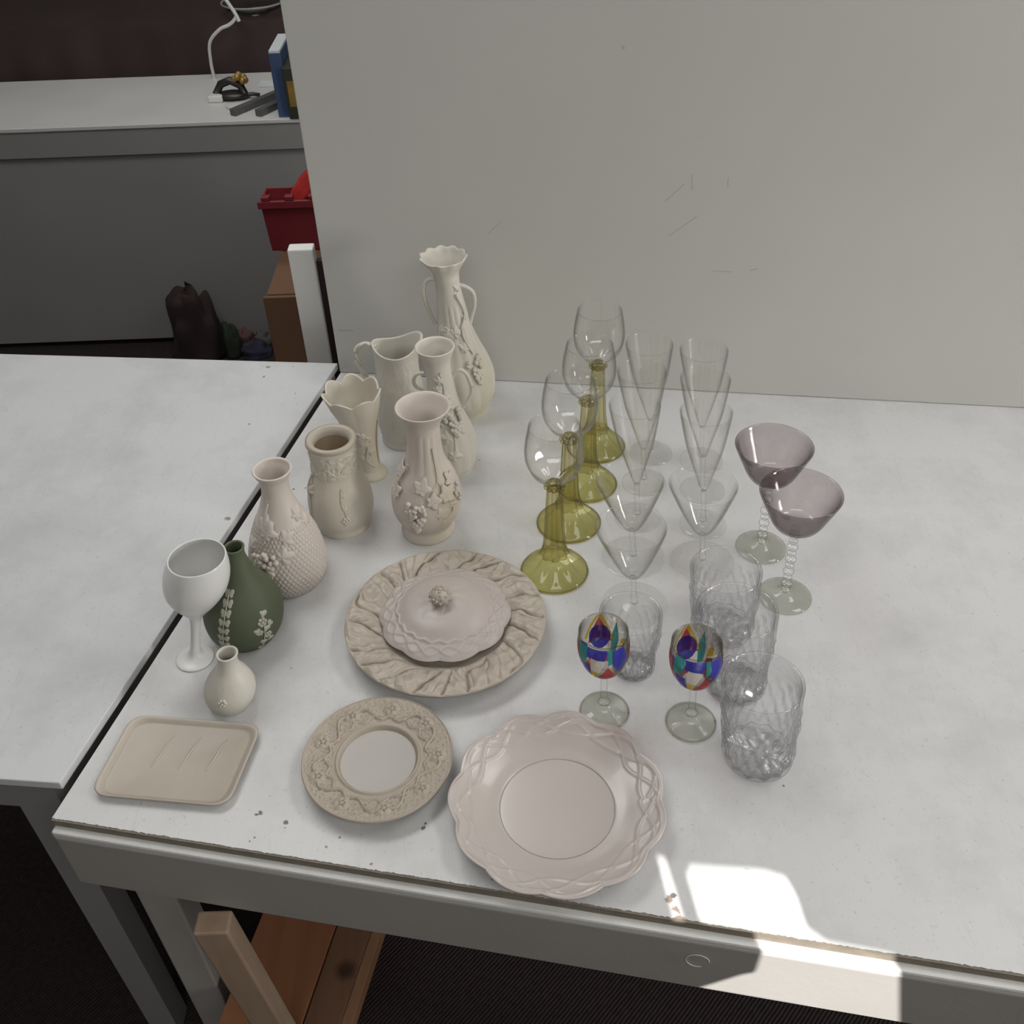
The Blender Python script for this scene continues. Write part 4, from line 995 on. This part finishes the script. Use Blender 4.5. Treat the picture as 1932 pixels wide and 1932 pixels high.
# --- tall conical flutes
def flute(base, top, label):
    ax = Axis(base, top); t = thing('conical_flute', ax.loc + LIFT, label, 'champagne glass', 'tall clear conical flutes')
    shell_part('bowl', ax, [(862, 5), (850, 10), (835, 15), (810, 24), (780, 34), (750, 41), (725, 46), (715, 47.5)], 'clear', t, .0012, 72)
    solid_part('stem', ax, [(917, 6), (900, 4.5), (880, 4.5), (862, 5)], 'clear', t, 24)
    solid_part('foot', ax, [(926, 41), (925, 42), (923, 39), (920, 22), (918, 10), (916, 6)], 'clear', t, 64)
    return t
f1 = flute((1325, 926), (1331, 715), 'right-hand row, middle conical flute')
f1['label'] = 'middle conical flute of the right-hand row of three'
for (bx_, by_), lb in (((1323, 870), 'rearmost conical flute of the right-hand row, nearest the board'), ((1326, 991), 'front conical flute of the right-hand row of three'),
                       ((1228, 856), 'rearmost conical flute of the left-hand row, behind the others'), ((1215, 912), 'middle conical flute of the left-hand row of three'),
                       ((1203, 978), 'front conical flute of the left-hand row of three')):
    c = copy_tree(f1); c.location = at(bx_, by_) + LIFT; c['label'] = lb; c.rotation_euler = (0, 0, random.uniform(-.2, .2))
# --- wide cone wine glasses
def cone(base, top, label):
    ax = Axis(base, top); t = thing('cone_wine_glass', ax.loc + LIFT, label, 'wine glass', 'short clear wine glasses')
    shell_part('bowl', ax, [(1008, 6), (1001, 16), (987, 27), (967, 39), (946, 50), (926, 60), (915, 65)], 'clear', t, .0013, 72)
    solid_part('stem', ax, [(1054, 7), (1035, 5), (1018, 5), (1008, 6)], 'clear', t, 24)
    solid_part('foot', ax, [(1062, 58), (1061, 60), (1059, 56), (1056, 28), (1053, 10)], 'clear', t, 64); return t
w1 = cone((1325, 1060), (1327, 915), 'wide clear wine glass in front of the right-hand flutes')
for (bx_, by_), lb in (((1195, 1052), 'wide clear wine glass in front of the left-hand flutes'), ((1197, 1142), 'wide clear wine glass just behind the cut tumbler by the left painted goblet')):
    c = copy_tree(w1); c.location = at(bx_, by_) + LIFT; c['label'] = lb
# --- cut crystal tumblers
def cutter(n, H_, amp):
    def d(th, r, z, i):
        t = z / H_
        if .06 < t < .72:
            e = min(1, (t - .06) / .08) * min(1, (.72 - t) / .06)
            r += amp * e * (abs(math.sin(n * th + 9 * t)) + abs(math.sin(n * th - 9 * t)) - 1.27)
        return r, z
    return d
def tumbler(base, top, hb_, hr, label, name='cut_tumbler'):
    ax = Axis(base, top); t = thing(name, ax.loc + LIFT, label, 'tumbler', 'cut crystal tumblers')
    y0_, y1_ = base[1], top[1]; L = y0_ - y1_
    shell_part('glass_body', ax, [(y0_, hb_ * .92), (y0_ - .04 * L, hb_), (y0_ - .3 * L, hb_ * 1.03), (y0_ - .6 * L, (hb_ * .35 + hr * .65)), (y0_ - .85 * L, hr * .97), (y1_, hr)], 'crystal', t, .003, 120, cutter(8, ax.H, .0030), 7)
    r_, z_ = ax.rz(y0_ - .04 * L, hb_ * .9)
    v, f = revolve([(0, z_ * .3), (r_, z_ * .3), (r_ * .98, z_ + .008), (r_ * .9, z_ + .010), (0, z_ + .009)], 48, lambda th, r, z, i: (r * (1 + .06 * math.cos(12 * th)), z), ax.lean)
    link_mesh('thick_base', v, f, 'crystal', t)
    return t
tumbler((1195, 1258), (1190, 1158), 40, 60, 'small cut crystal tumbler between the two painted goblets')
tumbler((1362, 1185), (1370, 1075), 57, 68, 'rearmost of the three big cut crystal tumblers on the right')
tumbler((1386, 1290), (1391, 1152), 58, 77, 'middle of the three big cut crystal tumblers on the right')
tumbler((1429, 1424), (1440, 1288), 66, 78, 'largest and nearest cut crystal tumbler, right of the painted goblets')
# --- painted goblets
def goblet(base, top, label):
    ax = Axis(base, top); t = thing('painted_goblet', ax.loc + LIFT, label, 'goblet', 'small goblets painted in bright colours')
    bowl, out = shell_part('bowl', ax, [(1289, 6), (1286, 19), (1279, 31), (1266, 42), (1251, 48), (1236, 50), (1222, 49), (1212, 48)], 'smoke', t, .0012, 96)
    zb_, zr_ = out[0][1], out[-1][1]; Hb = zr_ - zb_
    def patch_(poly, mat, name, off=.0004):     # poly in (angle deg, height fraction); centre fan with subdivision
        n3 = len(poly); c = (sum(p[0] for p in poly) / n3, sum(p[1] for p in poly) / n3); v = []; f = []; dense = []
        for i in range(n3):
            a_, b2 = poly[i], poly[(i + 1) % n3]
            for k in range(5): dense.append((a_[0] + (b2[0] - a_[0]) * k / 5, a_[1] + (b2[1] - a_[1]) * k / 5))
        RR = 5; m3 = len(dense)
        for j in range(RR + 1):
            for p in dense:
                q_ = (c[0] + (p[0] - c[0]) * j / RR, c[1] + (p[1] - c[1]) * j / RR); z = zb_ + q_[1] * Hb; r = surf_r(out, z) + off; th = math.radians(q_[0] - 90)
                v.append((r * math.cos(th) + ax.lean * z, r * math.sin(th), z))
        for j in range(RR):
            for k in range(m3): f.append([j * m3 + k, (j + 1) * m3 + k, (j + 1) * m3 + (k + 1) % m3, j * m3 + (k + 1) % m3])
        return link_mesh(name, v, f, mat, t)
    def circle(a_, h, ra, rh, n3=14): return [(a_ + ra * math.cos(2 * PI * k / n3), h + rh * math.sin(2 * PI * k / n3)) for k in range(n3)]
    # far wall of the bowl
    patch_([(224, .36), (206, .64), (193, .90), (180, .64), (163, .36)], 'p_red', 'red_arch', .0009)
    patch_([(196, .93), (187, .97), (158, .40), (164, .40)], 'p_yellow', 'yellow_line', .0006)
    patch_([(232, .50), (198, .95), (193, .93), (226, .45)], 'p_yellow', 'yellow_line', .0006)
    patch_(circle(193, .46, 27, .24), 'p_blue', 'blue_disc', .0003)
    patch_([(162, .12), (165, .45), (153, .84), (146, .45), (148, .12)], 'p_teal', 'teal_spear', .0007)
    patch_([(141, .30), (138, .50), (126, .58), (124, .40)], 'p_yellow', 'yellow_petal', .0006)
    patch_([(118, .2), (135, .15), (140, .30), (122, .35)], 'p_red', 'red_petal')
    patch_([(250, .2), (230, .15), (228, .40), (246, .55)], 'p_blue', 'blue_petal')
    # near wall
    patch_([(-66, .55), (-38, .62), (-34, .97), (-60, .97)], 'p_teal', 'teal_petal')
    patch_([(-34, .74), (6, .74), (12, .97), (-34, .97)], 'p_blue', 'blue_band')
    patch_([(12, .62), (22, .66), (22, .97), (12, .97)], 'p_teal', 'teal_spear', .0006)
    patch_([(-28, .44), (-8, .42), (6, .72), (-26, .76)], 'p_white', 'white_diamond', .0008)
    patch_([(-30, .20), (-14, .20), (-10, .42), (-28, .44)], 'p_yellow', 'yellow_petal', .0008)
    patch_([(-14, .17), (38, .17), (24, .40), (12, .60), (0, .40)], 'p_red', 'red_triangle', .0008)
    patch_([(24, .60), (44, .34), (64, .60), (52, .94), (24, .94)], 'p_blue', 'blue_petal')
    patch_([(46, .20), (58, .22), (66, .48), (54, .42)], 'p_yellow', 'yellow_petal', .0009)
    patch_([(-52, .18), (-33, .18), (-32, .54), (-60, .54)], 'p_blue', 'blue_petal')
    patch_([(-100, .30), (-70, .25), (-70, .80), (-96, .85)], 'p_red', 'red_petal')
    patch_([(72, .30), (102, .30), (98, .80), (74, .80)], 'p_red', 'red_petal')
    for k in range(8): patch_([(k * 45 - 22, .055), (k * 45 + 22, .055), (k * 45 + 20, .16), (k * 45 - 20, .16)], 'p_red', 'red_base_petal', .0005)
    Rr = out[-1][0]; mb = MB(); mb.tube([((Rr - .0006) * math.cos(w) + ax.lean * zr_, (Rr - .0006) * math.sin(w), zr_ + .0004) for w in [2 * PI * k / 64 for k in range(65)]], .0008, 8); mb.build('rim', 'smoke', t, True)
    solid_part('stem', ax, [(1345, 12), (1338, 7.5), (1320, 6.5), (1304, 6.5), (1289, 6)], 'clear', t, 32)
    solid_part('foot', ax, [(1364, 45), (1363, 47), (1360, 44), (1355, 26), (1350, 15), (1345, 10)], 'foot', t, 64)
    R_ = ax.rz(1364, 46)[0]; mb = MB(); mb.tube([(R_ * math.cos(w), R_ * math.sin(w), .0018) for w in [2 * PI * k / 64 for k in range(65)]], .0013, 8); mb.build('foot_rim', 'foot', t, True)
    return t
g1 = goblet((1303, 1364), (1315, 1212), 'right painted goblet with blue, red and teal patches, beside the big tumblers')
g2 = copy_tree(g1); g2.location = at(1140, 1343) + LIFT; g2['label'] = 'left painted goblet with blue, red and teal patches, behind the scalloped plate'
g2.rotation_euler = (0, 0, math.radians(-8))
# --- mauve dessert glasses on beaded stems
def mauve(base, top, label):
    ax = Axis(base, top); t = thing('mauve_dessert_glass', ax.loc + LIFT, label, 'dessert glass', 'mauve glass bowls on beaded stems')
    shell_part('bowl', ax, [(992, 24), (988, 36), (976, 48), (968, 60), (958, 70), (950, 75), (945, 78)][::1] if False else
               [(993, 26), (991, 38), (984, 46), (974, 53), (960, 61), (945, 70), (930, 78)], 'purple', t, .0022, 96)
    mb = MB()
    for k in range(11):
        y_ = 998 + k * 11.4; r_, z_ = ax.rz(y_, 9 + (2 if k % 2 else 0)); mb.ball((ax.lean * z_, 0, z_), r_, 10, 8, (1, 1, .8))
    mb.build('beaded_stem', 'crystal', t, True)['kind'] = 'stuff'
    solid_part('foot', ax, [(1126, 48), (1125, 50), (1122, 46), (1118, 22), (1112, 9)], 'foot', t, 64)
    return t
m1 = mauve((1480, 1126), (1512, 930), 'nearer mauve glass bowl on a clear beaded stem, with the other one behind it')
m2 = copy_tree(m1); m2.location = at(1435, 1034) + LIFT; m2['label'] = 'farther mauve glass bowl on a clear beaded stem, behind the other one'
